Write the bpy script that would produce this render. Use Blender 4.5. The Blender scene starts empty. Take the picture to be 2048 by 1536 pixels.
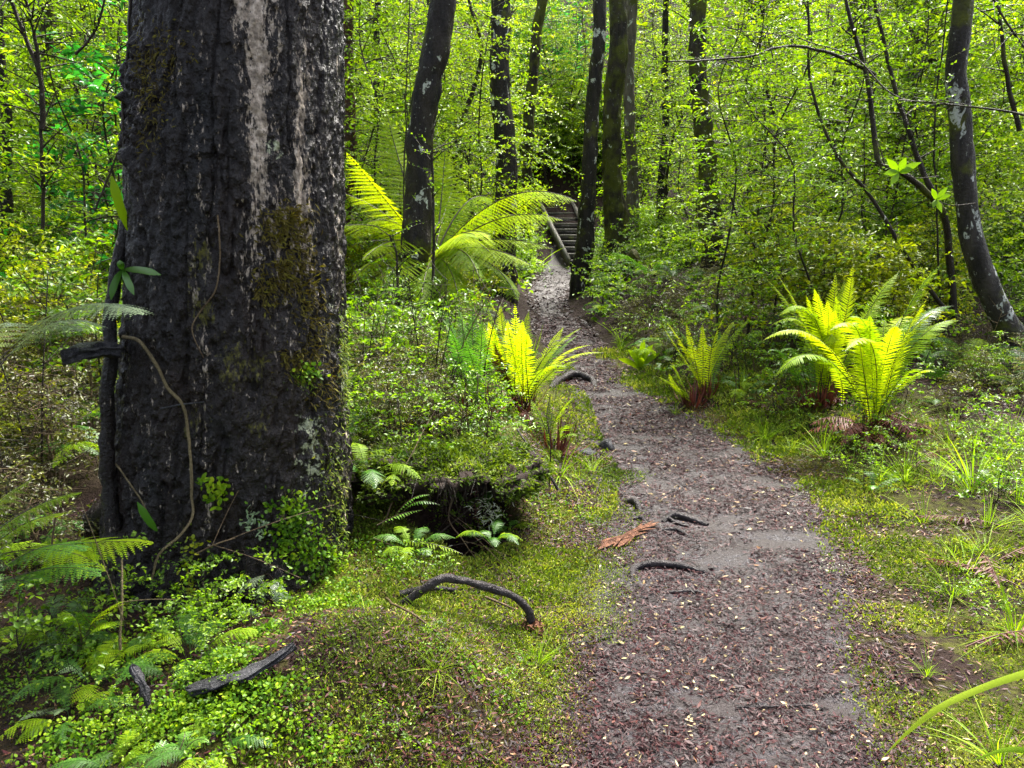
import bpy, math
import numpy as np
from mathutils import Vector
R = math.radians
rng = np.random.default_rng(11)
C = bpy.context.scene.collection
sc = bpy.context.scene

# ------------------------------------------------------------------ camera
CAMH, PITCH, F = 1.5, R(11.9), 1600.0
cp, sp = math.cos(PITCH), math.sin(PITCH)
cd = bpy.data.cameras.new('camera'); cam = bpy.data.objects.new('camera', cd); C.objects.link(cam)
cam.location = (0, 0, CAMH); cam.rotation_euler = (R(90) - PITCH, 0, 0)
cd.sensor_width = 36; cd.lens = F / 2048 * 36; cd.clip_end = 400; cd.clip_start = 0.05
sc.camera = cam

def ray(px, py):
    dx, dy = (px - 1024) / F, (768 - py) / F
    return np.array([dx, cp + dy * sp, -sp + dy * cp])
def P(px, py, Y):
    r = ray(px, py); return np.array([0, 0, CAMH]) + r * (Y / r[1])
def pxm(p):                       # photo pixels per metre at a point
    return F / (p[1] * cp - (p[2] - CAMH) * sp)
def proj(p):
    x, y, z = p[0], p[1], p[2] - CAMH
    d = y * cp - z * sp
    return 1024 + F * x / d, 768 - F * (y * sp + z * cp) / d

# ------------------------------------------------------------------ noise
def vnoise(p, seed=0):
    p = np.asarray(p, float); i = np.floor(p).astype(np.int64); f = p - i; u = f * f * (3 - 2 * f)
    def h(a, b, c):
        n = (a * 374761393 + b * 668265263 + c * 1440662683 + seed * 1274126177) & 0xffffffff
        n = ((n ^ (n >> 13)) * 1274126177) & 0xffffffff
        return ((n ^ (n >> 16)) & 0xffff) / 32767.5 - 1
    r = 0
    for a in (0, 1):
        for b in (0, 1):
            for c in (0, 1):
                w = (u[:, 0] if a else 1 - u[:, 0]) * (u[:, 1] if b else 1 - u[:, 1]) * (u[:, 2] if c else 1 - u[:, 2])
                r = r + w * h(i[:, 0] + a, i[:, 1] + b, i[:, 2] + c)
    return r
def fbm(p, o=4, seed=0):
    r, a = 0, 1.0; p = np.asarray(p, float)
    for k in range(o):
        r = r + a * vnoise(p * 2 ** k + 7.3 * k, seed + k); a *= .5
    return r
def n2(x, y, s, o=3, seed=0):
    x = np.atleast_1d(np.asarray(x, float)); y = np.atleast_1d(np.asarray(y, float))
    return fbm(np.stack([x * s, y * s, x * 0 + .5], 1), o, seed)
def sst(a, b, x):
    t = np.clip((x - a) / (b - a), 0, 1); return t * t * (3 - 2 * t)
def nrm(v):
    return v / np.maximum(np.linalg.norm(v, axis=-1, keepdims=True), 1e-9)

# ------------------------------------------------------------------ path and terrain
PE = [(1900, 1090, 1830), (1536, 1085, 1800), (1400, 1110, 1760), (1300, 1125, 1740), (1200, 1125, 1710), (1100, 1150, 1690), (1000, 1190, 1620),
      (950, 1200, 1565), (900, 1180, 1505), (850, 1160, 1430), (800, 1150, 1325), (760, 1130, 1235), (720, 1118, 1205),
      (680, 1098, 1185), (650, 1088, 1150), (620, 1080, 1118), (600, 1072, 1112), (575, 1070, 1135), (550, 1078, 1165), (535, 1105, 1200)]
def flat(px, py):
    r = ray(px, py); t = -CAMH / r[2]; return r * t
_l = np.array([flat(a, y)[:2] for y, a, b in PE]); _r = np.array([flat(b, y)[:2] for y, a, b in PE])
PL = lambda Y: np.interp(Y, _l[:, 1], _l[:, 0])
PR = lambda Y: np.interp(Y, _r[:, 1], _r[:, 0])
PEND = float(_l[-1, 1])
def softplus(v): return np.where(v > 20, v, np.log1p(np.exp(np.minimum(v, 20))))
HOL = flat(925, 1085); MND = flat(770, 1420)
def hgt(x, y):
    x = np.atleast_1d(np.asarray(x, float)); y = np.atleast_1d(np.asarray(y, float))
    dl, dr = PL(y) - x, x - PR(y)
    BL = np.interp(y, [0, 2, 2.5, 3.1, 3.8, 6, 9, 13, 18, 25], [.2, .15, .11, .14, .36, .32, .3, .4, .4, .3])
    BR = np.interp(y, [0, 3, 5, 7, 9, 12, 16, 22], [.04, .06, .12, .3, .5, .62, .6, .3])
    h = BL * sst(.0, .75, dl) + BR * sst(.1, 1.3, dr)
    off = np.maximum(np.maximum(dl, dr), 0)
    h = h + .016 * n2(x, y, 7, 2, 33) * sst(.05, .4, off) * sst(9, 4, y) + .03 * n2(x, y, 1.3, 3, 3) * sst(-.2, .6, np.maximum(dl, dr)) + .012 * n2(x, y, 3.5, 3, 5)
    h = h + .09 * n2(x, y, .45, 2, 9) * sst(.8, 3, off)
    h = h + .24 * sst(.0, .30, dl) * np.exp(-((x - MND[0]) / .48) ** 2 - ((y - MND[1] + .1) / .34) ** 2)
    wx, wy = .10 * n2(x, y, 5, 3, 41), .10 * n2(x, y, 5, 3, 43)
    h = h - .38 * np.exp(-(((x - HOL[0] + wx) / .23) ** 2 + ((y - HOL[1] + wy) / .27) ** 2) ** 1.6)
    hill = .42 * softplus((y - 22.3) / .5) * .5 + .35 * softplus((y - 27.5) / 1.2) * 1.2
    h = h + np.minimum(hill, 24) + .1 * sst(4, 16, np.abs(x)) * np.clip(y - 8, 0, 14)
    return h
def H(x, y): return float(hgt(x, y)[0])
def G(px, py):
    r = ray(px, py); t = np.geomspace(1.2, 90, 1500)
    p = np.array([0, 0, CAMH]) + r * t[:, None]
    k = np.argmax(p[:, 2] < hgt(p[:, 0], p[:, 1]))
    q = p[k]; return np.array([q[0], q[1], H(q[0], q[1])])
def onpath(x, y, m=0.):
    return (x > PL(y) - m) & (x < PR(y) + m) & (y < PEND)

# ------------------------------------------------------------------ mesh builder
class MB:
    def __init__(s): s.v = []; s.f = []; s.n = 0
    def add(s, V, Fc, tint=.5, mat=0):
        V = np.asarray(V, float).reshape(-1, 3); Fc = np.asarray(Fc, np.int64)
        if len(Fc) == 0: return s
        t = np.broadcast_to(np.asarray(tint, float), (len(Fc),)).copy(); m = np.full(len(Fc), mat)
        s.v.append(V); s.f.append((Fc + s.n, t, m)); s.n += len(V); return s
    def build(s, name, mats, parent=None, origin=(0, 0, 0), smooth=False, hide=None):
        me = bpy.data.meshes.new(name)
        V = np.concatenate(s.v) - np.asarray(origin, float)
        loops = np.concatenate([f.ravel() for f, _, _ in s.f]); tot = np.concatenate([np.full(len(f), f.shape[1]) for f, _, _ in s.f])
        start = np.concatenate([[0], np.cumsum(tot)[:-1]])
        me.vertices.add(len(V)); me.vertices.foreach_set('co', V.ravel().astype(np.float32))
        me.loops.add(len(loops)); me.loops.foreach_set('vertex_index', loops.astype(np.int32))
        me.polygons.add(len(tot)); me.polygons.foreach_set('loop_start', start.astype(np.int32))
        for m in (mats if isinstance(mats, (list, tuple)) else [mats]): me.materials.append(m)
        me.polygons.foreach_set('material_index', np.concatenate([m for _, _, m in s.f]).astype(np.int32))
        if smooth: me.polygons.foreach_set('use_smooth', np.ones(len(tot), bool))
        a = me.attributes.new('tint', 'FLOAT', 'FACE'); a.data.foreach_set('value', np.concatenate([t for _, t, _ in s.f]).astype(np.float32))
        me.update(calc_edges=True); me.validate()
        o = bpy.data.objects.new(name, me); C.objects.link(o)
        if parent: o.parent = parent
        else: o.location = origin
        return o
    # --- shapes
    def blades(s, base, d, nor, L, W, bend=0., k=3, prof=None, tint=.5, mat=0, fold=0.):
        base = np.atleast_2d(base); N = len(base)
        d = nrm(np.broadcast_to(d, (N, 3))); nor = np.broadcast_to(nor, (N, 3))
        L = np.broadcast_to(L, (N,)); W = np.broadcast_to(W, (N,)); bend = np.broadcast_to(bend, (N,))
        side = nrm(np.cross(d, nor)); up = np.cross(side, d)
        t = np.linspace(0, 1, k + 1)
        pr = np.interp(t, *prof) if prof else np.sin(np.pi * np.clip(t * .9 + .06, 0, 1)) ** .8
        c = base[:, None] + d[:, None] * (L[:, None] * t)[..., None] - up[:, None] * ((bend * L)[:, None] * t ** 2)[..., None]
        w = (W[:, None] * pr / 2)[..., None]
        V = np.stack([c - side[:, None] * w, c + side[:, None] * w], 2)     # N,k+1,2,3
        i = np.arange(N)[:, None] * (k + 1) * 2 + np.arange(k)[None] * 2
        Q = np.stack([i, i + 1, i + 3, i + 2], -1).reshape(-1, 4)
        tt = np.repeat(np.broadcast_to(tint, (N,)), k)
        return s.add(V.reshape(-1, 3), Q, tt, mat)
    def leaves(s, base, d, nor, L, W, fold=.25, tint=.5, mat=0, droop=.1):
        base = np.atleast_2d(base); N = len(base)
        d = nrm(np.broadcast_to(d, (N, 3))); nor = np.broadcast_to(nor, (N, 3))
        L = np.broadcast_to(L, (N,))[:, None]; W = np.broadcast_to(W, (N,))[:, None]
        side = nrm(np.cross(d, nor)); up = np.cross(side, d)
        m = base + d * L * .48 + up * W * fold
        V = np.stack([base, m - side * W * .5, base + d * L - up * L * droop, m + side * W * .5], 1).reshape(-1, 3)
        i = np.arange(N) * 4
        T = np.concatenate([np.stack([i, i + 1, i + 2], 1), np.stack([i, i + 2, i + 3], 1)])
        tt = np.broadcast_to(tint, (N,))
        return s.add(V, T, np.concatenate([tt, tt]), mat)
    def tube(s, pts, rad, sides=6, mat=0, tint=.5, disp=None, cap=True):
        pts = np.asarray(pts, float); n = len(pts); rad = np.broadcast_to(rad, (n,))
        tan = nrm(np.gradient(pts, axis=0))
        a = np.array([1., 0, 0]) if abs(tan[0][0]) < .8 else np.array([0, 1., 0])
        U = []
        for q in tan:
            a = a - q * a.dot(q); a = a / np.linalg.norm(a); U.append(a)
        U = np.array(U); Wv = np.cross(tan, U)
        th = np.linspace(0, 2 * np.pi, sides, endpoint=False)
        dirs = U[:, None] * np.cos(th)[None, :, None] + Wv[:, None] * np.sin(th)[None, :, None]
        rr = np.repeat(rad[:, None], sides, 1)
        if disp is not None: rr = rr + disp(pts[:, None] + dirs * rr[..., None], rr)
        V = pts[:, None] + dirs * rr[..., None]
        i = np.arange(n - 1)[:, None] * sides + np.arange(sides)[None]
        j = np.arange(n - 1)[:, None] * sides + (np.arange(sides)[None] + 1) % sides
        Q = np.stack([i, j, j + sides, i + sides], -1).reshape(-1, 4)
        s.add(V.reshape(-1, 3), Q, tint, mat)
        if cap:
            e = np.concatenate([V[-1], pts[-1:] + tan[-1] * rad[-1] * .4]); k = np.arange(sides)
            s.add(e, np.stack([k, (k + 1) % sides, np.full(sides, sides)], 1), tint, mat)
        return s

def bez(a, b, c, n=20):
    t = np.linspace(0, 1, n)[:, None]; a, b, c = map(np.asarray, (a, b, c))
    return a * (1 - t) ** 2 + 2 * b * t * (1 - t) + c * t * t
def spline(pts, n=40):
    pts = np.asarray(pts, float); m = len(pts)
    d = np.concatenate([[0], np.cumsum(np.linalg.norm(np.diff(pts, axis=0), axis=1))]); d = d / d[-1]
    T = np.gradient(pts, d, axis=0); t = np.linspace(0, 1, n); k = np.clip(np.searchsorted(d, t, side='right') - 1, 0, m - 2)
    h = (d[k + 1] - d[k])[:, None]; u = ((t - d[k])[:, None]) / h
    return (2 * u ** 3 - 3 * u ** 2 + 1) * pts[k] + (u ** 3 - 2 * u ** 2 + u) * h * T[k] + (-2 * u ** 3 + 3 * u ** 2) * pts[k + 1] + (u ** 3 - u ** 2) * h * T[k + 1]
def rdir(N, up=.3):
    v = rng.normal(size=(N, 3)); v[:, 2] = v[:, 2] * .6 + up; return nrm(v)

# ------------------------------------------------------------------ objects
def tag(o, label=None, cat=None, group=None, kind=None):
    for k, v in (('label', label), ('category', cat), ('group', group), ('kind', kind)):
        if v: o[k] = v
    return o
def thing(name, label, cat, loc, group=None, rz=0):
    o = bpy.data.objects.new(name, None); C.objects.link(o); o.location = loc; o.rotation_euler = (0, 0, rz); o.empty_display_size = .1
    return tag(o, label, cat, group)
def dup(root, loc, rz, scl=1., label=None, group=None, tilt=(0, 0)):
    r = root.copy(); C.objects.link(r); r.location = loc; r.rotation_euler = (tilt[0], tilt[1], rz); r.scale = (scl,) * 3
    if label: r['label'] = label
    if group: r['group'] = group
    for ch in list(root.children):
        c = ch.copy(); C.objects.link(c); c.parent = r
        for g in list(ch.children):
            d = g.copy(); C.objects.link(d); d.parent = c
    return r

# ------------------------------------------------------------------ materials
class NT:
    def __init__(s, name):
        s.m = bpy.data.materials.new(name); s.m.use_nodes = True; s.t = s.m.node_tree; s.t.nodes.clear()
        s.out = s.new('ShaderNodeOutputMaterial')
    def new(s, k, **kw):
        n = s.t.nodes.new(k)
        for a, b in kw.items(): setattr(n, a, b)
        return n
    def link(s, a, b): s.t.links.new(a, b)
    def ramp(s, fac, stops, interp='LINEAR'):
        n = s.new('ShaderNodeValToRGB'); n.color_ramp.interpolation = interp; e = n.color_ramp.elements
        while len(e) < len(stops): e.new(.5)
        for q, (p, c) in zip(e, stops): q.position = p; q.color = (*c, 1) if len(c) == 3 else c
        s.link(fac, n.inputs[0]); return n.outputs[0]
    def noise(s, vec, scale, detail=4, rough=.55, dist=0.):
        n = s.new('ShaderNodeTexNoise'); n.inputs['Scale'].default_value = scale; n.inputs['Detail'].default_value = detail
        n.inputs['Roughness'].default_value = rough; n.inputs['Distortion'].default_value = dist
        if vec is not None: s.link(vec, n.inputs['Vector'])
        return n.outputs['Fac']
    def mapping(s, vec, scale):
        n = s.new('ShaderNodeMapping'); n.inputs['Scale'].default_value = scale; s.link(vec, n.inputs[0]); return n.outputs[0]
    def obj(s): return s.new('ShaderNodeTexCoord').outputs['Object']
    def attr(s, name): return s.new('ShaderNodeAttribute', attribute_name=name).outputs['Fac']
    def math(s, op, a, b=None, clamp=False):
        n = s.new('ShaderNodeMath', operation=op, use_clamp=clamp)
        for k, v in ((0, a), (1, b)):
            if v is None: continue
            if isinstance(v, (int, float)): n.inputs[k].default_value = v
            else: s.link(v, n.inputs[k])
        return n.outputs[0]
    def mix(s, fac, a, b):
        n = s.new('ShaderNodeMix', data_type='RGBA')
        for k, v in ((0, fac), (6, a), (7, b)):
            if isinstance(v, (int, float)): n.inputs[k].default_value = v
            elif isinstance(v, tuple): n.inputs[k].default_value = (*v, 1)
            else: s.link(v, n.inputs[k])
        return n.outputs[2]
    def bump(s, h, strength=.5, dist=.02, nor=None):
        n = s.new('ShaderNodeBump'); n.inputs['Strength'].default_value = strength; n.inputs['Distance'].default_value = dist
        s.link(h, n.inputs['Height'])
        if nor is not None: s.link(nor, n.inputs['Normal'])
        return n.outputs[0]
    def pbsdf(s, col, rough=.5, nor=None, spec=.5):
        b = s.new('ShaderNodeBsdfPrincipled')
        for k, v in (('Base Color', col), ('Roughness', rough), ('Specular IOR Level', spec)):
            if isinstance(v, (int, float)): b.inputs[k].default_value = v
            elif isinstance(v, tuple): b.inputs[k].default_value = (*v, 1)
            else: s.link(v, b.inputs[k])
        if nor is not None: s.link(nor, b.inputs['Normal'])
        return b.outputs[0]
    def done(s, sh): s.link(sh, s.out.inputs[0]); return s.m

def leaf_mat(name, stops, trans=.45, tcol=(1.42, 1.45, .28), rough=.38, orand=.25, spec=.32):
    t = NT(name)
    oi = t.new('ShaderNodeObjectInfo').outputs['Random']
    f = t.math('ADD', t.attr('tint'), t.math('MULTIPLY', t.math('SUBTRACT', oi, .5), orand), True)
    col = t.ramp(f, stops)
    p = t.pbsdf(col, rough, spec=spec)
    mul = t.new('ShaderNodeMix', data_type='RGBA', blend_type='MULTIPLY'); mul.inputs[0].default_value = 1
    t.link(col, mul.inputs[6]); mul.inputs[7].default_value = (*tcol, 1)
    tr = t.new('ShaderNodeBsdfTranslucent'); t.link(mul.outputs[2], tr.inputs[0])
    mx = t.new('ShaderNodeMixShader'); mx.inputs[0].default_value = trans
    t.link(p, mx.inputs[1]); t.link(tr.outputs[0], mx.inputs[2])
    return t.done(mx.outputs[0])

M = {}
M['leaf'] = leaf_mat('small_leaf', [(0, (.012, .040, .003)), (.35, (.065, .14, .005)), (.7, (.165, .29, .010)), (1, (.32, .42, .025))])
M['leaf_yellow'] = leaf_mat('yellow_green_leaf', [(0, (.03, .07, .004)), (.4, (.145, .205, .006)), (.75, (.29, .33, .012)), (1, (.46, .43, .04))])
M['leaf_dull'] = leaf_mat('olive_twiggy_leaf', [(0, (.016, .014, .006)), (.4, (.045, .05, .010)), (.72, (.12, .14, .018)), (.92, (.24, .23, .05)), (1, (.42, .38, .16))], trans=.3)
M['leaf_deep'] = leaf_mat('deep_green_leaf', [(0, (.012, .07, .014)), (.5, (.035, .18, .032)), (.85, (.07, .30, .05)), (1, (.16, .40, .07))], tcol=(1.0, 1.5, .5), rough=.28)
M['fern_lime'] = leaf_mat('lime_fern', [(0, (.05, .12, .005)), (.5, (.19, .32, .008)), (1, (.36, .46, .012))], trans=.5, tcol=(1.5, 1.4, .3), rough=.5, orand=.2, spec=.15)
M['fern_green'] = leaf_mat('green_fern', [(0, (.02, .06, .010)), (.5, (.055, .15, .016)), (1, (.13, .26, .03))], trans=.4, tcol=(1.2, 1.4, .4), rough=.4)
M['fern_pale'] = leaf_mat('pale_fern', [(0, (.10, .15, .07)), (.5, (.2, .28, .15)), (1, (.32, .40, .24))], trans=.3, tcol=(1.1, 1.1, .6), rough=.3)
M['fern_dead'] = leaf_mat('dead_fern', [(0, (.04, .014, .012)), (.5, (.13, .038, .030)), (1, (.30, .10, .06))], trans=.2, tcol=(1.2, .8, .5), rough=.55)
M['grass'] = leaf_mat('grass_blade', [(0, (.05, .11, .005)), (.5, (.16, .28, .010)), (1, (.33, .44, .03))], trans=.45, rough=.5, spec=.12)
M['moss'] = leaf_mat('moss_frond', [(0, (.014, .026, .003)), (.4, (.055, .095, .006)), (.75, (.14, .20, .014)), (1, (.34, .36, .07))], trans=.3, rough=.6, spec=.2)
M['moss_brown'] = leaf_mat('brown_moss_frond', [(0, (.03, .022, .005)), (.5, (.085, .065, .010)), (1, (.16, .15, .018))], trans=.25, rough=.7, spec=.2)
M['liverwort'] = leaf_mat('liverwort_leaf', [(0, (.015, .05, .004)), (.4, (.07, .16, .008)), (.75, (.18, .29, .010)), (1, (.36, .44, .03))], trans=.35, rough=.45, spec=.12)
M['lichen_tuft'] = leaf_mat('pale_lichen', [(0, (.30, .32, .22)), (1, (.55, .56, .42))], trans=.2, tcol=(1, 1, .8), rough=.7)
M['litter'] = leaf_mat('leaf_litter', [(0, (.005, .002, .0025)), (.45, (.025, .0056, .0078)), (.72, (.060, .0135, .0140)), (.82, (.095, .030, .018)), (.90, (.22, .12, .055)), (.95, (.30, .25, .12)), (1, (.46, .40, .21))],
                        trans=.08, tcol=(1, .9, .6), rough=.55, orand=0, spec=.2)

def bark_mat(name, dark, mid, lichen=.0, moss=.0, scale=9, rough=.45, attr=False, lcol=(.42, .43, .37)):
    t = NT(name); o = t.obj()
    v1 = t.mapping(o, (scale, scale, scale * .22)); n1 = t.noise(v1, 1, 6, .65, .3)
    n2_ = t.noise(o, scale * 5, 4, .6); n3 = t.noise(o, 3.1, 4, .6)
    col = t.mix(t.ramp(n1, [(.35, (0, 0, 0)), (.7, (1, 1, 1))]), dark, mid)
    col = t.mix(t.math('MULTIPLY', n2_, .35), col, tuple(c * .4 for c in dark))
    if attr: col = t.mix(t.ramp(t.noise(t.mapping(o, (1, 1, .5)), 4.5, 5, .65), [(.42, (0, 0, 0)), (.7, (1, 1, 1))]), col, t.mix(n2_, (.006, .004, .0035), (.024, .014, .010)))
    if moss:
        mm = t.ramp(n3, [(.62 - .25 * moss, (0, 0, 0)), (.72 - .2 * moss, (1, 1, 1))])
        col = t.mix(mm, col, t.mix(n2_, (.02, .03, .004), (.11, .11, .014)))
    if lichen:
        vo = t.noise(t.mapping(o, (1, 1, .6)), 7, 3, .55, .4)
        ml = t.ramp(vo, [(.74 - .2 * lichen, (0, 0, 0)), (.76 - .2 * lichen, (1, 1, 1))])
        ml = t.math('MULTIPLY', ml, t.ramp(t.noise(o, 38, 3, .6), [(.38, (0, 0, 0)), (.5, (1, 1, 1))]))
        col = t.mix(ml, col, lcol)
    if lichen:
        sm = t.ramp(t.noise(t.mapping(o, (1, 1, .7)), 34, 3, .6), [(.66, (0, 0, 0)), (.69, (1, 1, 1))])
        col = t.mix(t.math('MULTIPLY', sm, .55 + .4 * lichen), col, t.mix(n3, (.13, .13, .11), (.34, .35, .29)))
    rg = t.ramp(n2_, [(.3, (rough - .15,) * 3), (.7, (rough + .25,) * 3)])
    if attr:
        fine = t.noise(t.mapping(o, (1, 1, .45)), 70, 5, .7)
        strk = t.noise(t.mapping(o, (1, 1, .16)), 26, 5, .7, .4)
        pale = t.ramp(t.math('ADD', t.math('ADD', t.attr('pale'), t.math('MULTIPLY', t.math('SUBTRACT', fine, .5), 2.6)), t.math('MULTIPLY', t.math('SUBTRACT', strk, .5), 2.0)), [(.40, (0, 0, 0)), (.60, (1, 1, 1))])
        pcol = t.ramp(t.noise(o, 45, 4, .6), [(.3, (.09, .07, .055)), (.5, (.33, .27, .21)), (.7, (.58, .49, .40))])
        col = t.mix(pale, col, pcol)
        ms = t.ramp(t.math('ADD', t.attr('mossy'), t.math('MULTIPLY', t.math('SUBTRACT', fine, .5), 2.4)), [(.45, (0, 0, 0)), (.65, (1, 1, 1))])
        col = t.mix(ms, col, t.ramp(t.noise(o, 60, 3, .6), [(.35, (.03, .028, .006)), (.7, (.13, .12, .02))]))
        lk = t.ramp(t.math('ADD', t.attr('lich'), t.math('MULTIPLY', t.math('SUBTRACT', t.noise(o, 40, 4, .65), .5), 1.2)), [(.5, (0, 0, 0)), (.58, (1, 1, 1))])
        col = t.mix(lk, col, t.ramp(t.noise(o, 90, 3, .6), [(.3, (.2, .22, .13)), (.7, (.42, .44, .30))]))
        rg = t.mix(t.math('MAXIMUM', pale, ms), t.ramp(t.noise(o, 55, 4, .7), [(.42, (.55, .55, .55)), (.60, (.14, .14, .14))]), (.75, .75, .75))
    b = t.bump(n1, 1., .04 if attr else .03); b = t.bump(n2_, .9, .012, b); b = t.bump(t.noise(o, scale * 14, 3, .7), .6, .004, b)
    return t.done(t.pbsdf(col, rg, b, .30 if attr else .14))
M['bark_big'] = bark_mat('wet_black_bark', (.0025, .0018, .0019), (.013, .0085, .0075), scale=15, rough=.5, attr=True)
M['bark_lichen'] = bark_mat('lichen_bark', (.013, .011, .011), (.045, .035, .028), lichen=.62, moss=.25)
M['bark_mottled'] = bark_mat('mottled_grey_bark', (.014, .012, .011), (.06, .05, .042), lichen=.72, moss=.3, lcol=(.34, .35, .31))
M['bark_dark'] = bark_mat('dark_bark', (.010, .009, .009), (.035, .028, .024), lichen=.25, moss=.1)
M['bark_mossy'] = bark_mat('mossy_bark', (.014, .012, .009), (.05, .038, .026), lichen=.2, moss=.75)
M['bark_red'] = bark_mat('reddish_bark', (.035, .017, .011), (.13, .06, .035), lichen=.3, moss=.2)
M['bark_pale'] = bark_mat('pale_bark', (.06, .05, .04), (.17, .14, .11), lichen=.6, moss=.2)
M['twig'] = bark_mat('dark_twig', (.016, .012, .009), (.055, .042, .028), lichen=.2, moss=.3, scale=20)
M['twig_tan'] = bark_mat('tan_twig', (.07, .045, .025), (.22, .16, .09), scale=20)
M['vine'] = bark_mat('vine_bark', (.09, .07, .035), (.24, .19, .10), scale=25, rough=.6)
M['root'] = bark_mat('wet_root', (.018, .015, .016), (.075, .064, .064), scale=14, rough=.30)
M['wood_red'] = bark_mat('red_rotten_wood', (.07, .028, .016), (.27, .12, .065), scale=26, rough=.6)
M['wood_grey'] = bark_mat('grey_weathered_wood', (.02, .02, .022), (.085, .083, .09), scale=18, rough=.4)
M['stair_wood'] = bark_mat('weathered_stair_timber', (.10, .09, .08), (.30, .28, .25), scale=12, rough=.5)
M['rachis'] = NT('fern_rachis'); _t = M['rachis']; M['rachis'] = _t.done(_t.pbsdf((.035, .022, .008), .4))
_t = NT('lime_stalk'); M['stalk'] = _t.done(_t.pbsdf((.12, .14, .02), .45))

def ground_mat():
    t = NT('forest_soil'); o = t.obj()
    n1 = t.noise(o, 2.2, 5, .6); n2_ = t.noise(o, 26, 5, .65); n3 = t.noise(o, 110, 3, .6)
    soil = t.mix(n3, t.mix(n2_, (.007, .004, .0035), (.03, .014, .010)), (.015, .009, .007))
    moss = t.mix(n3, t.mix(n2_, (.012, .014, .002), (.045, .052, .005)), (.07, .075, .008))
    col = t.mix(t.math('MULTIPLY', t.attr('tint'), t.ramp(t.math('ADD', n1, t.math('MULTIPLY', t.math('SUBTRACT', n2_, .5), .5)), [(.42, (0, 0, 0)), (.58, (1, 1, 1))])), soil, moss)
    b = t.bump(n2_, .8, .03); b = t.bump(n3, .7, .01, b)
    return t.done(t.pbsdf(col, .9, b, .12))
def path_mat():
    t = NT('wet_path_soil'); o = t.obj()
    n1 = t.noise(t.mapping(o, (1, 1.6, 1)), 5.5, 6, .72, .5); n2_ = t.noise(t.mapping(o, (1, 1.8, 1)), 30, 5, .7); n3 = t.noise(o, 130, 3, .6)
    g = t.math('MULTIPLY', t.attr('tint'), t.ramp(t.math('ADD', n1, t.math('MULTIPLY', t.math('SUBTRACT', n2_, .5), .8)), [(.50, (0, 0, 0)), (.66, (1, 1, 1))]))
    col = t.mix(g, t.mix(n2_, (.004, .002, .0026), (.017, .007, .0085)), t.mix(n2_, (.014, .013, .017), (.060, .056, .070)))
    col = t.mix(t.math('MULTIPLY', n3, .5), col, (.03, .02, .02))
    rg = t.mix(g, (.5, .5, .5), (.24, .24, .24))
    b = t.bump(n2_, .7, .02); b = t.bump(n3, .8, .010, b)
    return t.done(t.pbsdf(col, rg, b, .32))
_t = NT('bare_soil'); _o = _t.obj(); _n = _t.noise(_o, 40, 5, .7); M['soil'] = _t.done(_t.pbsdf(_t.mix(_n, (.008, .005, .004), (.03, .018, .012)), .85, _t.bump(_n, .9, .02), .2))
M['ground'] = ground_mat(); M['path'] = path_mat()

# ------------------------------------------------------------------ ground + path sheets
def build_ground():
    ys = np.concatenate([[-14, -8, -4, -1.5, 0, .6], 1.0 * 1.0115 ** np.arange(0, 402)]); ys = ys[ys < 92]
    nu = 420; u = np.linspace(-1, 1, nu)
    Xh = 1.1 + .85 * np.abs(ys)
    X = (u[None] * .55 + .45 * np.sign(u[None]) * np.abs(u[None]) ** 5) * Xh[:, None] * 1.45 + np.interp(ys, [0, 6], [.1, .2])[:, None]
    Y = np.repeat(ys[:, None], nu, 1)
    Z = hgt(X.ravel(), Y.ravel())
    V = np.stack([X.ravel(), Y.ravel(), Z], 1)
    i = np.arange(len(ys) - 1)[:, None] * nu + np.arange(nu - 1)[None]
    Q = np.stack([i, i + 1, i + nu + 1, i + nu], -1).reshape(-1, 4)
    cx = V[Q].mean(1)
    j = .10 * n2(cx[:, 0], cx[:, 1], 3.5, 4, 21)
    isp = (cx[:, 0] > PL(cx[:, 1]) + j) & (cx[:, 0] < PR(cx[:, 1]) - j) & (cx[:, 1] < PEND + .4)
    mo = sst(11, 6.5, cx[:, 1]) * (.1 + .9 * sst(-1.05, -.6, cx[:, 0])) * sst(2.2, .9, cx[:, 0] - PR(cx[:, 1]))
    mo = mo * (1 - np.exp(-(((cx[:, 0] - HOL[0]) / .3) ** 2 + ((cx[:, 1] - HOL[1] - .05) / .38) ** 2) ** 2))
    for nm, sel, mt in (('ground', ~isp, M['ground']), ('path', isp, M['path'])):
        q = Q[sel]; us, inv = np.unique(q, return_inverse=True)
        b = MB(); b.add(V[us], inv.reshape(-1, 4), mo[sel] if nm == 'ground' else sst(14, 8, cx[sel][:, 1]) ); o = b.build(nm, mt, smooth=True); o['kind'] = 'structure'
build_ground()

# ------------------------------------------------------------------ trees with trunks
def trunk_obj(pts, rad, mat, parent, loc, sides=20, n=70, amp=.07, seed=0, name='trunk'):
    pts = np.asarray(pts); c = spline(pts, n); c = c + np.stack([fbm(np.stack([c[:, 2] * .9, c[:, 2] * 0 + k, c[:, 2] * 0 + seed], 1), 3, seed + k) for k in range(3)], 1) * np.array([.045, .045, 0]) * np.minimum(1, np.arange(n) / 12)[:, None]; r = np.interp(np.linspace(0, 1, n), np.linspace(0, 1, len(rad)), rad)
    b = MB()
    b.tube(c, r, sides, disp=lambda q, rr: (rr * amp * fbm((q * np.array([15, 15, 5])).reshape(-1, 3), 4, seed).reshape(rr.shape)))
    return b.build(name, mat, parent, loc, smooth=True)

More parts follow.
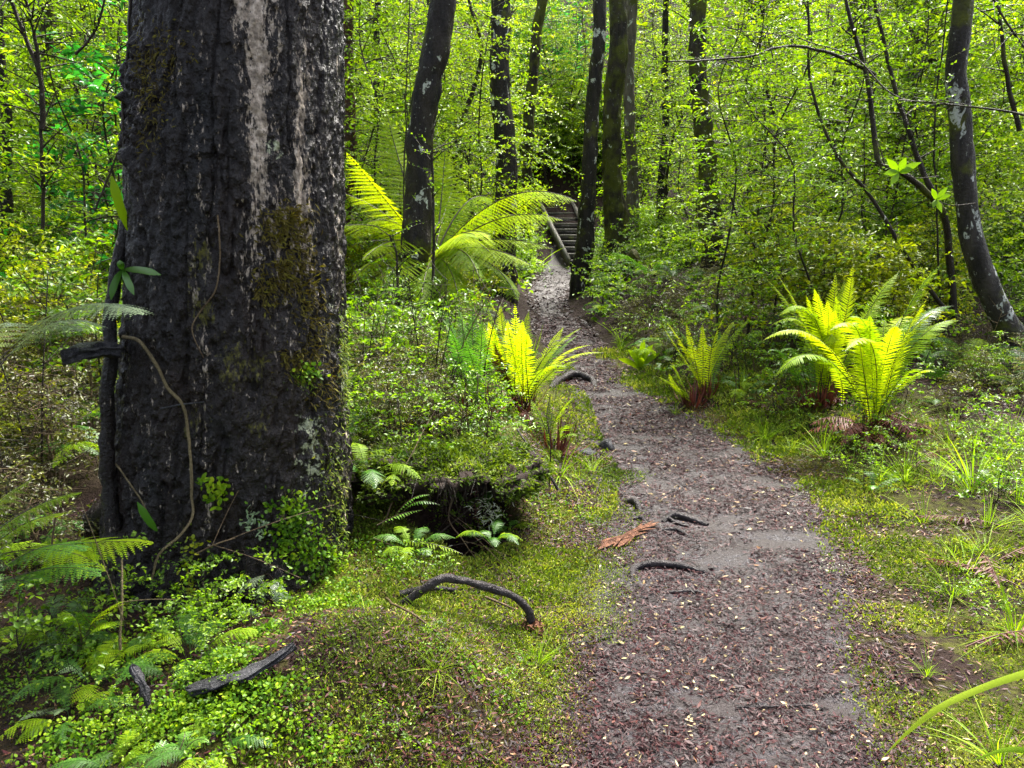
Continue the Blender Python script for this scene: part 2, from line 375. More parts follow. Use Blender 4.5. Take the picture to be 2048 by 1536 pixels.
def tree(pix, Y, wid, mat, label, name='forest_tree', group=None, limbs=(), leafy=None, seed=0, amp=.15, sides=40, flare=1.18):
    """pix: photo points from the base up; wid: widths in photo px at the points."""
    Ys = np.broadcast_to(np.asarray(Y, float), (len(pix),))
    pts = [P(a, b, y) for (a, b), y in zip(pix, Ys)]
    rad = [w * .41 / pxm(p) for w, p in zip(wid, pts)]
    g = H(pts[0][0], pts[0][1])
    base = np.array([pts[0][0], pts[0][1], g - .15])
    if pts[0][2] > g + .05: pts = [base] + pts; rad = [rad[0] * flare] + rad
    else: pts[0] = base; rad[0] *= flare
    # upwards beyond the frame
    d = nrm(pts[-1] - pts[-2]); e = pts[-1] + np.array([d[0], d[1], max(d[2], .6)]) * 2.5; pts.append(e); rad.append(rad[-1] * .85)
    pts.append(e + np.array([d[0] * .5, d[1] * .5, 1]) * 3.5); rad.append(rad[-1] * .5)
    t = thing(name, label, 'tree', base + np.array([0, 0, .15]), group)
    trunk_obj(pts, rad, mat, t, t.location, sides, 240, amp, seed)
    return t, pts, rad

# ------------------------------------------------------------------ the big foreground tree
TY = 3.12
TPX = [(0, 485, 200), (300, 476, 211), (600, 476, 214), (800, 474, 222), (1000, 462, 240), (1120, 458, 252), (1200, 455, 268), (1300, 452, 300)]
TC = [P(c, y, TY) for y, c, w in TPX]
# widths are silhouettes: halve over the scale at the axis
TR = [w / pxm(p) * .985 for (y, c, w), p in zip(TPX, TC)]
tz_ = np.array([p[2] for p in TC]); tx_ = np.array([p[0] for p in TC]); tr_ = np.array(TR)
def taxis(z): return np.interp(z, tz_[::-1], tx_[::-1]), np.interp(z, tz_[::-1], tr_[::-1])
def tsurf(px, py, lift=0.0):
    """point and outward normal on the big trunk seen at a photo point"""
    z = P(px, py, TY - .4)[2]
    for _ in range(4):
        x0, r0 = taxis(z); r = ray(px, py)
        k = r[0] / r[1]                       # x = k*y ; (k y - x0)^2 + (y-TY)^2 = r0^2
        a, b, c = k * k + 1, -2 * (k * x0 + TY), x0 * x0 + TY * TY - r0 * r0
        disc = max(b * b - 4 * a * c, 0); y = (-b - math.sqrt(disc)) / (2 * a); z = P(px, py, y)[2]
    q = np.array([k * y, y, z]); n = np.array([q[0] - x0, y - TY, 0]); n = n / np.linalg.norm(n)
    return q + n * lift, n
def big_tree():
    zg = H(TC[-1][0], TY)
    loc = np.array([TC[-2][0], TY, zg])
    t = thing('forest_tree', 'huge black wet furrowed trunk beside the path, much the thickest tree, with pale peeled streaks', 'tree', loc)
    nz, ns = 620, 560
    z = np.linspace(-.35, 2.85, nz); th = np.linspace(0, 2 * np.pi, ns, endpoint=False)
    x0, r0 = taxis(z)
    ang = th[None].repeat(nz, 0); zz = z[:, None].repeat(ns, 1)
    cx, cy = np.cos(ang), np.sin(ang)                          # camera side is -y
    q = np.stack([cx * .42, cy * .42, zz], -1).reshape(-1, 3)
    S = lambda a, b, s, o=4: fbm(q * np.array([a, a, b]), o, s).reshape(nz, ns)
    fur = S(5, .7, 1); plate = S(9, 2.0, 5); fine = S(34, 16, 9, 3); big = S(2.2, .9, 13, 2)
    ridge = -np.abs(fur) * .026 + .012
    cracks = -np.exp(-(plate / .07) ** 2) * .022
    uu = cx; front = cy < .2
    zp = lambda py: P(476, py, TY - .42)[2]
    # rootlet mat low on the camera's left, at the top
    rough = np.exp(-((uu + .72) / .33) ** 2) * sst(zp(420), zp(250), zz) * sst(zp(20), zp(90), zz) * front
    base = sst(.55, .1, zz - zg)
    net = -np.exp(-(S(7, 2.6, 23, 4) / .10) ** 2) * .012 * (S(2, 1, 27, 2) > -.3)
    d = ridge * .55 + cracks * .6 + net * .8 + fine * .008 + S(55, 34, 19, 4) * .006 + big * .014 + rough * (.012 + .03 * S(26, 20, 31, 4)) + base * .05 * S(3, .6, 41, 3) + S(70, 50, 55, 2) * .0025
    # a lip of bark standing proud of the peeled streak
    streak = np.exp(-((uu - .47 - .06 * S(3, 1.1, 61, 3)) / .13) ** 2)
    d = d - .012 * streak * sst(zp(560), zp(300), zz)
    rr = r0[:, None] + d
    V = np.stack([x0[:, None] + cx * rr, TY + cy * rr, zz], -1).reshape(-1, 3)
    b = MB(); i = np.arange(nz - 1)[:, None] * ns + np.arange(ns)[None]; j = np.arange(nz - 1)[:, None] * ns + (np.arange(ns)[None] + 1) % ns
    b.add(V, np.stack([i, j, j + ns, i + ns], -1).reshape(-1, 4))
    o = b.build('trunk', M['bark_big'], t, loc, smooth=True)
    ln = S(7, .75, 71, 4)
    pale = np.clip(.30 * np.exp(-((uu - .54 - .12 * S(4, 1, 62, 3)) / .09) ** 2) * sst(zp(560), zp(150), zz) + .56 * np.exp(-((uu - .5) / .36) ** 2) * sst(zp(900), zp(300), zz) + .55 * S(12, .8, 72, 4) + .2 * ln - .10, 0, 1) * sst(-.25, .15, uu) * front
    mossy = np.clip(.33 * np.exp(-((uu - .6) / .3) ** 2) * sst(zp(1100), zp(700), zz) * sst(zp(250), zp(560), zz) + .55 * S(7, 5, 81, 4) - .08, 0, 1) * (uu > -.1)
    lich = np.clip(.36 * np.exp(-((uu - .8) / .3) ** 2) * sst(zp(1150), zp(880), zz) * sst(zp(400), zp(800), zz) + .40 * S(9, 7, 91, 4), 0, 1) * (uu > .1)
    for nm, a in (('pale', pale), ('mossy', mossy), ('lich', lich)):
        at = o.data.attributes.new(nm, 'FLOAT', 'POINT'); at.data.foreach_set('value', a.ravel().astype(np.float32))
    # the rest of the stem above the picture, and root buttresses
    top = MB(); zt = np.linspace(2.83, 9.5, 30)
    top.tube(np.stack([np.full(30, x0[-1]) + .03 * (zt - 2.8), np.full(30, TY), zt], 1), np.linspace(r0[-1] * 1.01, .22, 30), 40, disp=lambda p, r: .03 * fbm((p * np.array([5, 5, .7])).reshape(-1, 3), 3, 1).reshape(r.shape))
    top.build('upper_trunk', M['bark_big'], t, loc, smooth=True)
    for k, (a, ln_) in enumerate(((2.9, .35), (1.5, .7))):
        dx, dy = math.cos(a), math.sin(a); x_, r_ = taxis(zg + .3)
        pts = [(x_ + dx * (r_ - .12), TY + dy * (r_ - .12), zg + .5), (x_ + dx * (r_ + .04), TY + dy * (r_ + .04), zg + .16)]
        e = (x_ + dx * (r_ + ln_ * .55), TY + dy * (r_ + ln_ * .55)); pts.append((*e, H(*e) + .0)); e = (x_ + dx * (r_ + ln_), TY + dy * (r_ + ln_)); pts.append((*e, H(*e) - .1))
        rb = MB(); rb.tube(spline(pts, 24), np.linspace(.15, .05, 24), 14, disp=lambda p, r: r * .25 * fbm((p * 9).reshape(-1, 3), 3, k).reshape(r.shape))
        rb.build('buttress_root', M['bark_big'], t, loc, smooth=True)
    # moss tufts and scaly liverwort growing flat on the bark
    def tufts(name, mat, spots, L, W, lift=.004):
        mb = MB()
        for px, py, rx, ry, n in spots:
            a = rng.normal(size=(n, 2)); pos, dr, nn = [], [], []
            for u_, v_ in a:
                xx, yy = px + u_ * rx, py + v_ * ry
                if xx > 694 or xx < 270: continue
                s_, m_ = tsurf(xx, yy, lift); pos.append(s_); nn.append(m_)
                dr.append(m_ * rng.uniform(.1, .8) + np.array([rng.normal() * .7, 0, rng.normal() * .6 - .5]))
            if not pos: continue
            pos = np.array(pos); N = len(pos)
            mb.leaves(pos, np.array(dr), np.array(nn), L * rng.uniform(.5, 1.4, N), W * rng.uniform(.6, 1.3, N), tint=np.clip(rng.normal(.5, .22, N), 0, 1))
        mb.build(name, mat, t, loc)
    tufts('moss', M['moss_brown'], [(575, 435, 26, 16, 330), (560, 470, 22, 8, 120), (590, 530, 24, 34, 340), (560, 550, 20, 16, 170), (610, 600, 18, 34, 300), (625, 660, 14, 30, 160), (575, 715, 16, 14, 150), (610, 730, 22, 22, 220), (650, 770, 18, 30, 160), (535, 580, 14, 22, 120)], .026, .006)
    tufts('moss', M['moss'], [(686, 700, 6, 40, 260), (690, 780, 6, 40, 200), (600, 755, 14, 12, 160), (660, 940, 16, 60, 240), (680, 1060, 12, 60, 260), (640, 1110, 30, 40, 200), (612, 740, 14, 10, 80)], .018, .006)
    tufts('filmy_moss', M['moss_brown'], [(300, 200, 22, 60, 300), (275, 150, 10, 50, 160), (330, 110, 30, 26, 200)], .02, .005)
    return t
BT = big_tree()

# plants that hang on the big trunk
def strap_leaves(name, label, base, tips, W, mat, cat='fern', k=10, curl=.12):
    t = thing(name, label, cat, base)
    for tip, c in tips:
        b = MB(); pts = bez(base, c, tip, k + 1)
        strip(b, pts, W, .35 + .3 * rng.random()); b.build('leaf', mat, t, base)
    return t
def strip(b, pts, W, tint, up=None, prof=None, fold=.18):
    pts = np.asarray(pts); n = len(pts); tan = nrm(np.gradient(pts, axis=0))
    view = nrm(pts - np.array([0, 0, CAMH])) if up is None else np.broadcast_to(up, pts.shape)
    side = nrm(np.cross(tan, view)); nn = np.cross(side, tan); t = np.linspace(0, 1, n)
    w = W / 2 * (np.interp(t, [0, .12, .3, .75, 1], [.25, .55, .9, 1, .1]) if prof is None else np.interp(t, *prof))
    V = np.stack([pts - side * w[:, None] + nn * (w * fold)[:, None], pts, pts + side * w[:, None] + nn * (w * fold)[:, None]], 1).reshape(-1, 3)
    i = np.arange(n - 1) * 3
    b.add(V, np.concatenate([np.stack([i, i + 1, i + 4, i + 3], 1), np.stack([i + 1, i + 2, i + 5, i + 4], 1)]), tint)

a0 = P(262, 470, 2.9)
strap_leaves('strap_fern', 'bright upright tongue-shaped fern leaf high on the edge of the black trunk', a0, [(P(224, 352, 2.85), P(232, 400, 2.83))], .032, M['fern_lime'])
a0 = P(246, 540, 2.88)
strap_leaves('strap_fern', 'dark spreading strap-leaved fern clinging to the side of the black trunk', a0,
             [(P(322, 550, 2.66), P(280, 535, 2.72)), (P(268, 590, 2.7), P(252, 555, 2.75)), (P(222, 600, 2.8), P(226, 560, 2.8)), (P(240, 520, 2.85), P(240, 530, 2.8))], .024, M['fern_green'])
a0 = tsurf(318, 1060, .01)[0]
strap_leaves('strap_fern', 'single dark green tongue leaf low on the black trunk beside the bent vine', a0, [(a0 + np.array([-.03, -.06, .13]), a0 + np.array([.0, -.06, .06]))], .026, M['fern_green'])

def stem_thing(name, label, cat, pts, r0, r1, mat, n=50, sides=7, wob=.004, group=None):
    pts = spline(pts, n); pts = pts + np.stack([n2(pts[:, 2] * 9 + k * 5, pts[:, 0] * 9, 1, 3, k) for k in range(3)], 1) * wob
    b = MB(); b.tube(pts, np.linspace(r0, r1, n), sides, disp=lambda p, r: r * .15 * fbm((p * 40).reshape(-1, 3), 2, 3).reshape(r.shape))
    o = b.build(name, mat, None, pts[0], smooth=True); return tag(o, label, cat, group)
def on_trunk(l, lift): return [tsurf(a, b, lift)[0] for a, b in l]
stem_thing('vine', 'thick tan vine bowing down the front of the black trunk', 'vine', on_trunk([(258, 672), (290, 682), (325, 735), (345, 775), (370, 805), (382, 860), (385, 930), (386, 985)], .02) + [P(384, 1030, 2.58), P(355, 1075, 2.5), P(320, 1105, 2.46), P(302, 1160, 2.44)], .0068, .004, M['vine'])
stem_thing('vine', 'thin grey vine slanting across the dark foot of the trunk', 'vine', on_trunk([(222, 908), (255, 945), (285, 990), (310, 1040)], .015), .004, .0025, M['vine'])
stem_thing('vine', 'hair-thin reddish vine in the middle of the black trunk', 'vine', on_trunk([(437, 430), (440, 520), (432, 580), (395, 635), (388, 650), (410, 715)], .012), .0032, .002, M['twig_tan'])
stem_thing('twig', 'short pale dead twig sticking to the front of the trunk', 'twig', on_trunk([(330, 815), (360, 808), (412, 800)], .02), .004, .002, M['wood_grey'])
# woody climber and shelf of bark on the trunk's dark edge
stem_thing('climbing_stem', 'dark knotted climber stem up the edge of the black trunk', 'climber', [P(225, 1060, 2.75), P(215, 900, 2.78), P(222, 740, 2.8), P(218, 620, 2.85), P(240, 500, 2.9), P(262, 400, 2.95), P(256, 250, 3.0), P(262, 90, 3.05), P(268, -60, 3.1)], .03, .012, M['bark_big'], wob=.012, sides=9)
stem_thing('climbing_stem', 'slender grey climber stem hanging clear of the trunk edge', 'climber', [P(252, 330, 2.9), P(247, 220, 2.92), P(255, 100, 2.95), P(270, -50, 3.0)], .006, .004, M['twig'], wob=.01)

def bark_slab(name, label, pts, W, T, mat, cat):
    pts = spline(pts, 26); b = MB(); 
    tan = nrm(np.gradient(pts, axis=0)); side = nrm(np.cross(tan, [0, 0, 1])); up = np.cross(side, tan)
    m = 36; a = np.linspace(0, 2 * np.pi, m, endpoint=False); w = W * np.interp(np.linspace(0, 1, 26), [0, .08, .3, .6, .9, 1], [.08, .6, 1, .8, .5, .05]) * (1 + .3 * vnoise(np.stack([np.linspace(0, 7, 26), np.zeros(26), np.zeros(26)], 1), 4))
    rr = 1 + .5 * fbm(np.stack([np.repeat(np.linspace(0, 3, 26), m), np.tile(a * 1.5, 26), np.zeros(26 * m)], 1), 4, 5).reshape(26, m) + .45 * vnoise(np.stack([np.repeat(np.linspace(0, 5, 26), m), np.tile(a * 6, 26), np.zeros(26 * m)], 1), 8).reshape(26, m)
    V = pts[:, None] + side[:, None] * (np.cos(a)[None] * w[:, None] * rr)[..., None] + up[:, None] * (np.sin(a)[None] * T * rr)[..., None]
    i = np.arange(25)[:, None] * m + np.arange(m)[None]; j = np.arange(25)[:, None] * m + (np.arange(m)[None] + 1) % m
    b.add(V.reshape(-1, 3), np.stack([i, j, j + m, i + m], -1).reshape(-1, 4))
    for r_ in (0, 25): b.add(V[r_], [list(range(m))])
    return tag(b.build(name, mat, None, pts[0], smooth=True), label, cat)
bark_slab('bark_shelf', 'dark ridged shelf of bark jutting from the edge of the big trunk', [P(235, 700, 2.8), P(180, 700, 2.7), P(122, 712, 2.62)], .045, .02, M['wood_grey'], 'bark')

# ------------------------------------------------------------------ other trees
trees = []
def T(*a, **k): trees.append(tree(*a, **k)); return trees[-1]
T([(818, 700), (818, 560), (836, 380), (856, 200), (880, 0)], 8, [66, 62, 60, 60, 62], M['bark_lichen'], 'black leaning trunk standing just past the biggest tree, behind the tree fern', seed=3)
T([(1012, 630), (1012, 480), (1010, 300), (1000, 150), (996, 0)], 12, [52, 48, 46, 44, 40], M['bark_lichen'], 'upright dark trunk with a large pale lichen blotch, close to the path', seed=5)
T([(1160, 590), (1168, 480), (1178, 300), (1190, 130), (1200, 0)], 14.5, [44, 36, 33, 30, 26], M['bark_lichen'], 'slim speckled trunk at the path edge right in front of the wooden steps', seed=6)
T([(1226, 580), (1228, 450), (1228, 300), (1232, 150), (1236, 0)], 15.5, [58, 46, 44, 42, 40], M['bark_mossy'], 'stout dark trunk second from the steps, darker than the grey trunk touching it', seed=7)
T([(1262, 560), (1266, 430), (1264, 300), (1262, 150), (1266, 0)], 17, [34, 26, 26, 24, 22], M['bark_pale'], 'grey pale-barked trunk close behind the stout dark one near the steps', seed=8)
T([(1428, 560), (1416, 470), (1408, 330), (1398, 160), (1394, 0)], 12, [58, 44, 40, 36, 34], M['bark_mossy'], 'brown mottled trunk rising from the twiggy bank beyond the path', seed=9)
T([(2120, 860), (2040, 700), (1985, 590), (1948, 480), (1928, 330), (1920, 200), (1930, 0)], 6.6, [54, 52, 48, 44, 40, 36, 33], M['bark_mottled'], 'bent grey trunk leaning over the big lime crown fern', seed=10, amp=.10)
T([(918, 420), (925, 330), (905, 250), (880, 120), (868, 0)], 17, [64, 46, 34, 26, 24], M['bark_mossy'], 'forked mossy trunk between the leaning trunk and the lichen-blotched trunk', seed=12)
T([(1052, 420), (1056, 330), (1060, 200), (1072, 100), (1090, 0)], 18, [26, 26, 24, 24, 20], M['bark_mossy'], 'thin mossy brown trunk half hidden behind the lichen-blotched trunk', seed=13)
T([(692, 400), (697, 300), (695, 200), (694, 0)], 11, [30, 32, 30, 26], M['bark_red'], 'reddish rough trunk showing just beside the edge of the huge black trunk', seed=14)
T([(1655, 470), (1660, 400), (1672, 320), (1690, 200), (1720, 0)], 13, [66, 60, 46, 36, 30], M['bark_mossy'], 'dark moss-shrouded trunk in the thicket behind the big lime crown fern', seed=15, amp=.16)
T([(1800, 400), (1806, 200), (1822, 90), (1836, 0)], 15, [56, 60, 76, 84], M['bark_mossy'], 'thick black trunk widening upward at the top of the thicket', seed=16, amp=.14)
T([(1576, 420), (1578, 200), (1576, 90), (1574, 0)], 19, [22, 22, 24, 22], M['bark_dark'], 'thin bluish straight trunk far back in the thicket', seed=17)
T([(12, 700), (8, 400), (4, 200), (-4, 0)], 8, [30, 26, 24, 22], M['bark_dark'], 'dark thin trunk far out beyond the pale fern sprays', seed=18)
T([(112, 560), (100, 300), (96, 120), (92, 0)], 10, [34, 30, 34, 36], M['bark_mossy'], 'shadowy mossy trunk in the ferny growth beyond the huge trunk', seed=19)
T([(206, 420), (203, 260), (202, 100), (200, 0)], 12, [34, 26, 24, 24], M['bark_pale'], 'pale trunk dim among leaves on the far side of the huge trunk', seed=20)
T([(1318, 560), (1322, 450), (1326, 300), (1330, 100), (1330, 0)], 18, [18, 18, 16, 14, 14], M['bark_dark'], 'slender straight trunk between the grey trunk and the brown mottled trunk', seed=21)
T([(1900, 520), (1890, 400), (1876, 250), (1870, 100), (1872, 0)], 16, [22, 22, 20, 18, 18], M['bark_dark'], 'dim slender trunk close behind the bent grey trunk', seed=23)
T([(1500, 560), (1496, 420), (1510, 250), (1502, 100), (1506, 0)], 17, [22, 20, 20, 18, 16], M['bark_dark'], 'dim slender trunk just past the brown mottled trunk', seed=24)
T([(760, 420), (752, 300), (750, 120), (756, 0)], 16, [16, 15, 14, 14], M['bark_dark'], 'dim pole-thin trunk among leaves before the leaning trunk', seed=25)

# a leafless sideways stump of trunk near the steps
stem_thing('leaning_stub', 'short mossy stub of trunk leaning out of the bank near the steps', 'dead trunk', [P(1205, 610, 13.2), P(1228, 565, 13), P(1255, 525, 12.8), P(1272, 508, 12.7)], .13, .10, M['bark_mossy'], sides=12, wob=.02)

# ------------------------------------------------------------------ wooden steps
def steps():
    b0, b1 = P(1172, 532, 22.2), P(1110, 414, 26.6)
    n = 10; d = b1 - b0; hd = np.array([d[0], d[1], 0]); hd /= np.linalg.norm(hd); sd = np.array([hd[1], -hd[0], 0])
    t = thing('wooden_steps', 'weathered timber stairway with side rails climbing the far end of the path', 'steps', b0)
    run = math.hypot(d[0], d[1]) / n; rise = d[2] / n; W = .95
    def box(b, c, ax, ay, az, tint=.5):
        k = np.array([(-1, -1, -1), (1, -1, -1), (1, 1, -1), (-1, 1, -1), (-1, -1, 1), (1, -1, 1), (1, 1, 1), (-1, 1, 1)]) / 2
        V = c + k[:, :1] * ax + k[:, 1:2] * ay + k[:, 2:] * az
        b.add(V, [(0, 3, 2, 1), (4, 5, 6, 7), (0, 1, 5, 4), (1, 2, 6, 5), (2, 3, 7, 6), (3, 0, 4, 7)], tint)
    for i in range(n):
        c = b0 + hd * run * (i + .5) + np.array([0, 0, rise * (i + 1)])
        b = MB(); box(b, c - np.array([0, 0, .035]) + hd * .02, sd * W, hd * (run * .98), np.array([0, 0, .05])); b.build('tread', M['stair_wood'], t, b0)
        b = MB(); box(b, c - hd * run * .44 - np.array([0, 0, rise * .5 + .06]), sd * (W - .02), hd * .05, np.array([0, 0, rise * .9])); b.build('riser', M['bark_dark'], t, b0)
    for s in (-1, 1):
        b = MB(); a = b0 + sd * s * (W / 2 + .05) - hd * .2 + np.array([0, 0, .10]); e = b1 + sd * s * (W / 2 + .05) + np.array([0, 0, .12]); mid = (a + e) / 2; dd = e - a
        up = np.cross(sd, nrm(dd)); box(b, mid, dd, sd * .08, up * .24); b.build('side_rail', M['stair_wood'], t, b0)
steps()

# ------------------------------------------------------------------ ferns
def frond(b, pts, pw, sp=.016, fwd=.35, droop=.15, t0=.08, peak=.45, tint=.5, jit=.06, rach=.0035, k=3, up=None, gap=.6, mode=1, comb=.009, pl=.62):
    """one frond along pts: mode 1 simple pinnate, mode 2 twice-divided"""
    pts = np.asarray(pts); Ltot = np.linalg.norm(np.diff(pts, axis=0), axis=1).sum()
    n = max(8, int(Ltot * (1 - t0) / sp)); ti = t0 + (1 - t0) * (np.arange(n) + .5) / n
    s = np.linspace(0, 1, len(pts)); tan0 = nrm(np.gradient(pts, axis=0))
    c = np.stack([np.interp(ti, s, pts[:, a]) for a in range(3)], 1); tan = nrm(np.stack([np.interp(ti, s, tan0[:, a]) for a in range(3)], 1))
    U = np.array([0, 0, 1.]) if up is None else np.asarray(up, float)
    side = np.cross(tan, U); bad = np.linalg.norm(side, axis=1) < .15
    side[bad] = np.cross(tan[bad], np.array([.3, -1, .2])); side = nrm(side); nor = np.cross(side, tan)
    q = (ti - t0) / (1 - t0)
    prof = np.where(q < peak, .10 + .90 * np.sin(q / peak * np.pi / 2), np.clip(1 - (np.maximum(q - peak, 0) / (1 - peak)) ** 1.7, .03, 1))
    L = pw * prof * np.clip(1 + .12 * vnoise(np.stack([ti * 9, ti * 0 + rng.random() * 99, ti * 0], 1)), .5, 1.3)
    torn = rng.random() < .35; L = np.where(rng.random(n) < (.10 if torn else .03), L * .35, L)
    for sg in (-1, 1):
        d = nrm(side * sg + tan * (fwd + .5 * q[:, None] ** 2) - nor * droop + rng.normal(size=(n, 3)) * jit)
        tt = np.clip(tint + rng.normal(0, .08, n) + .12 * (q - .4), 0, 1); Lj = L * rng.uniform(.92, 1.05, n)
        if mode == 1:
            b.blades(c, d, nor, Lj, sp * gap, bend=.12, k=k, prof=([0, .1, .6, 1], [.8, 1, .8, .12]), tint=tt)
        else:
            for j in range(n):
                m = max(3, int(Lj[j] / comb)); u = (np.arange(m) + .5) / m
                pc = c[j] + d[j] * (Lj[j] * u)[:, None] - nor[j] * (.18 * Lj[j] * u ** 2)[:, None]
                ps = nrm(np.cross(d[j], nor[j])); l2 = sp * pl * np.clip(1.05 - u ** 1.6, .12, 1)
                for g2 in (-1, 1):
                    b.blades(pc, nrm(ps * g2 + d[j] * .45), nor[j], l2, comb * .8, k=1, prof=([0, 1], [1, .35]), tint=np.clip(tt[j] + rng.normal(0, .05, m), 0, 1), bend=.1)
                e = np.stack([c[j], c[j] + d[j] * Lj[j] * .5 - nor[j] * .045 * Lj[j], c[j] + d[j] * Lj[j] - nor[j] * .18 * Lj[j]])
                b.blades(c[j][None], d[j], nor[j], Lj[j], comb * .35, bend=.18, k=3, prof=([0, 1], [1, .3]), tint=.35)
def fern(name, label, base, fr, mat, pw, cat='fern', sp=.016, mode=1, group=None, dead=None, heart=True, rr=.0035, tint=.5, extra=0, **kw):
    """fr: list of (tip, ctrl) world points"""
    t = thing(name, label, cat, base, group); fr = list(fr); n0 = len(fr)
    for i in range(extra):
        tip, c = fr[i % n0]; j = rng.normal(size=3) * np.array([.10, .16, .06]); fr.append((base + (np.asarray(tip) - base) * rng.uniform(.72, .98) + j, np.asarray(c) + j * .6))
    for tip, c in fr:
        mt = M['fern_green'] if (mat is M['fern_lime'] and rng.random() < .10) else mat
        b = MB(); c = np.asarray(c) + rng.normal(size=3) * .02; pts = bez(base + rng.normal(size=3) * np.array([.03, .03, .005]), c, tip, 26)
        ln = np.linalg.norm(np.diff(pts, axis=0), axis=1).sum()
        frond(b, pts, pw * min(1.1, .55 + ln * .55), sp, mode=mode, tint=np.clip(tint + rng.normal(0, .17), .1, .95), **kw)
        o = b.build('frond', mt, t, base)
        rb = MB(); rb.tube(pts, np.linspace(rr, rr * .25, 26), 4); rb.build('rachis', M['rachis'], o, base)
    dead = list(dead or [])
    dead += [(np.asarray(a) + rng.normal(size=3) * np.array([.12, .1, .04]), np.asarray(b_) + rng.normal(size=3) * .05) for a, b_ in dead]
    for tip, c in dead:
        b = MB(); pts = bez(base, c, tip, 20); frond(b, pts, pw * .85, sp * 1.0, mode=1, tint=rng.uniform(.2, .7), droop=.4, jit=.25, gap=.6)
        b.tube(pts, np.linspace(rr, rr * .3, 20), 4, tint=.3); b.build('dead_frond', M['fern_dead'], t, base)
    if heart:
        b = MB(); th = rng.uniform(0, 6.28, 110); d = np.stack([np.cos(th) * .7, np.sin(th) * .7, rng.uniform(-.5, 1, 110)], 1)
        b.blades(base + np.stack([np.cos(th), np.sin(th), th * 0], 1) * .04 - np.array([0, 0, .03]), d, np.stack([np.cos(th), np.sin(th), th * 0], 1), rng.uniform(.08, .24, 110), .012, bend=.4, k=3, tint=rng.uniform(0, .6, 110))
        b.build('crown_base', M['fern_dead'], t, base)
    return t
def fr_px(lst, Y, rnd=.25, bow=.0):
    out = []
    for e in lst:
        (a, b_, c, d), dy = e[:4], (e[4] if len(e) > 4 else rng.uniform(-rnd, rnd))
        out.append((P(a, b_, Y + dy), P(c, d, Y + dy * .4)))
    return out
def gp(px, py): return G(px, py)

b0 = G(1745, 868); Y0 = b0[1]
fern('crown_fern', 'biggest lime crown fern, arching over a skirt of dead brown fronds', b0,
     fr_px([(1525, 682, 1650, 600, -.15), (1661, 661, 1745, 600, -.45), (1700, 634, 1765, 600, -.3), (1883, 527, 1775, 650, -.05), (1855, 595, 1780, 690, -.2), (1908, 612, 1800, 600, .25), (1920, 642, 1830, 620, .1),
            (1845, 740, 1800, 720, -.3), (1770, 640, 1760, 700, .3), (1740, 630, 1745, 700, -.35), (1815, 640, 1790, 700, .35), (1720, 690, 1725, 730, -.5)], Y0), M['fern_lime'], .102, tint=.68, sp=.0175, rr=.0045, extra=8,
     dead=fr_px([(1838, 890, 1800, 800, -.3), (1760, 892, 1760, 840, -.35), (1700, 880, 1710, 830, -.25), (1880, 870, 1830, 820, -.1), (1660, 870, 1690, 820, -.1), (1790, 900, 1780, 840, -.4), (1620, 850, 1680, 810, 0), (1730, 905, 1735, 850, -.4), (1850, 850, 1800, 790, .1)], Y0))
b0 = G(1672, 830); b0[1] += .25; b0[2] = H(b0[0], b0[1]); Y0 = b0[1]
fern('crown_fern', 'upright pale-lime crown fern standing behind the biggest crown fern', b0,
     fr_px([(1552, 546, 1640, 650, .1), (1557, 632, 1640, 560, -.2), (1540, 652, 1640, 570, -.05), (1612, 590, 1650, 670, -.1), (1636, 574, 1665, 680, .15), (1672, 545, 1672, 680, 0), (1706, 530, 1695, 660, -.1), (1797, 545, 1730, 610, .3), (1690, 560, 1685, 660, .3), (1655, 600, 1662, 690, -.25), (1760, 600, 1720, 650, .35)], Y0), M['fern_lime'], .098, tint=.78, sp=.0175, rr=.004, extra=7,
     dead=fr_px([(1640, 860, 1650, 800, -.1), (1690, 850, 1680, 800, -.15), (1610, 840, 1640, 790, 0)], Y0))
b0 = G(1622, 812); Y0 = b0[1]
fern('crown_fern', 'small darker crown fern drooping beside the base of the biggest one', b0, fr_px([(1535, 702, 1580, 680, -.05), (1560, 705, 1600, 670, -.2), (1625, 698, 1628, 740, .1), (1652, 690, 1640, 740, 0), (1545, 730, 1590, 710, -.2)], Y0), M['fern_green'], .075, tint=.75, sp=.015)
b0 = G(1678, 842); b0 = P(1676, 822, b0[1] - .05)
fern('crown_fern', 'single short frond curling at the foot of the biggest crown fern', b0, [(P(1656, 736, b0[1] - .25), P(1690, 730, b0[1] - .1))], M['fern_lime'], .075, tint=.45, sp=.017, heart=False)
b0 = G(1040, 822); Y0 = b0[1]
fern('crown_fern', 'lime crown fern with a fan of upright fronds, left of the narrow path', b0,
     fr_px([(975, 615, 1000, 700, .1), (1001, 610, 1012, 700, 0), (1030, 607, 1028, 700, -.2), (1058, 622, 1045, 700, .15), (1087, 645, 1058, 720, 0), (1164, 655, 1085, 700, .1), (1185, 690, 1100, 700, -.25), (1207, 706, 1110, 690, -.1), (1160, 720, 1095, 730, -.35), (1015, 640, 1020, 710, -.3), (1045, 640, 1038, 710, -.35), (985, 650, 1005, 720, -.3), (1120, 690, 1070, 720, .3)], Y0), M['fern_lime'], .078, tint=.75, sp=.0155, rr=.004, extra=7,
     dead=fr_px([(990, 690, 1010, 740, -.3), (970, 720, 1005, 700, -.2), (1000, 850, 1020, 800, -.2), (1060, 850, 1050, 810, -.3), (965, 640, 985, 720, .0)], Y0))
b0 = G(950, 830); Y0 = b0[1]
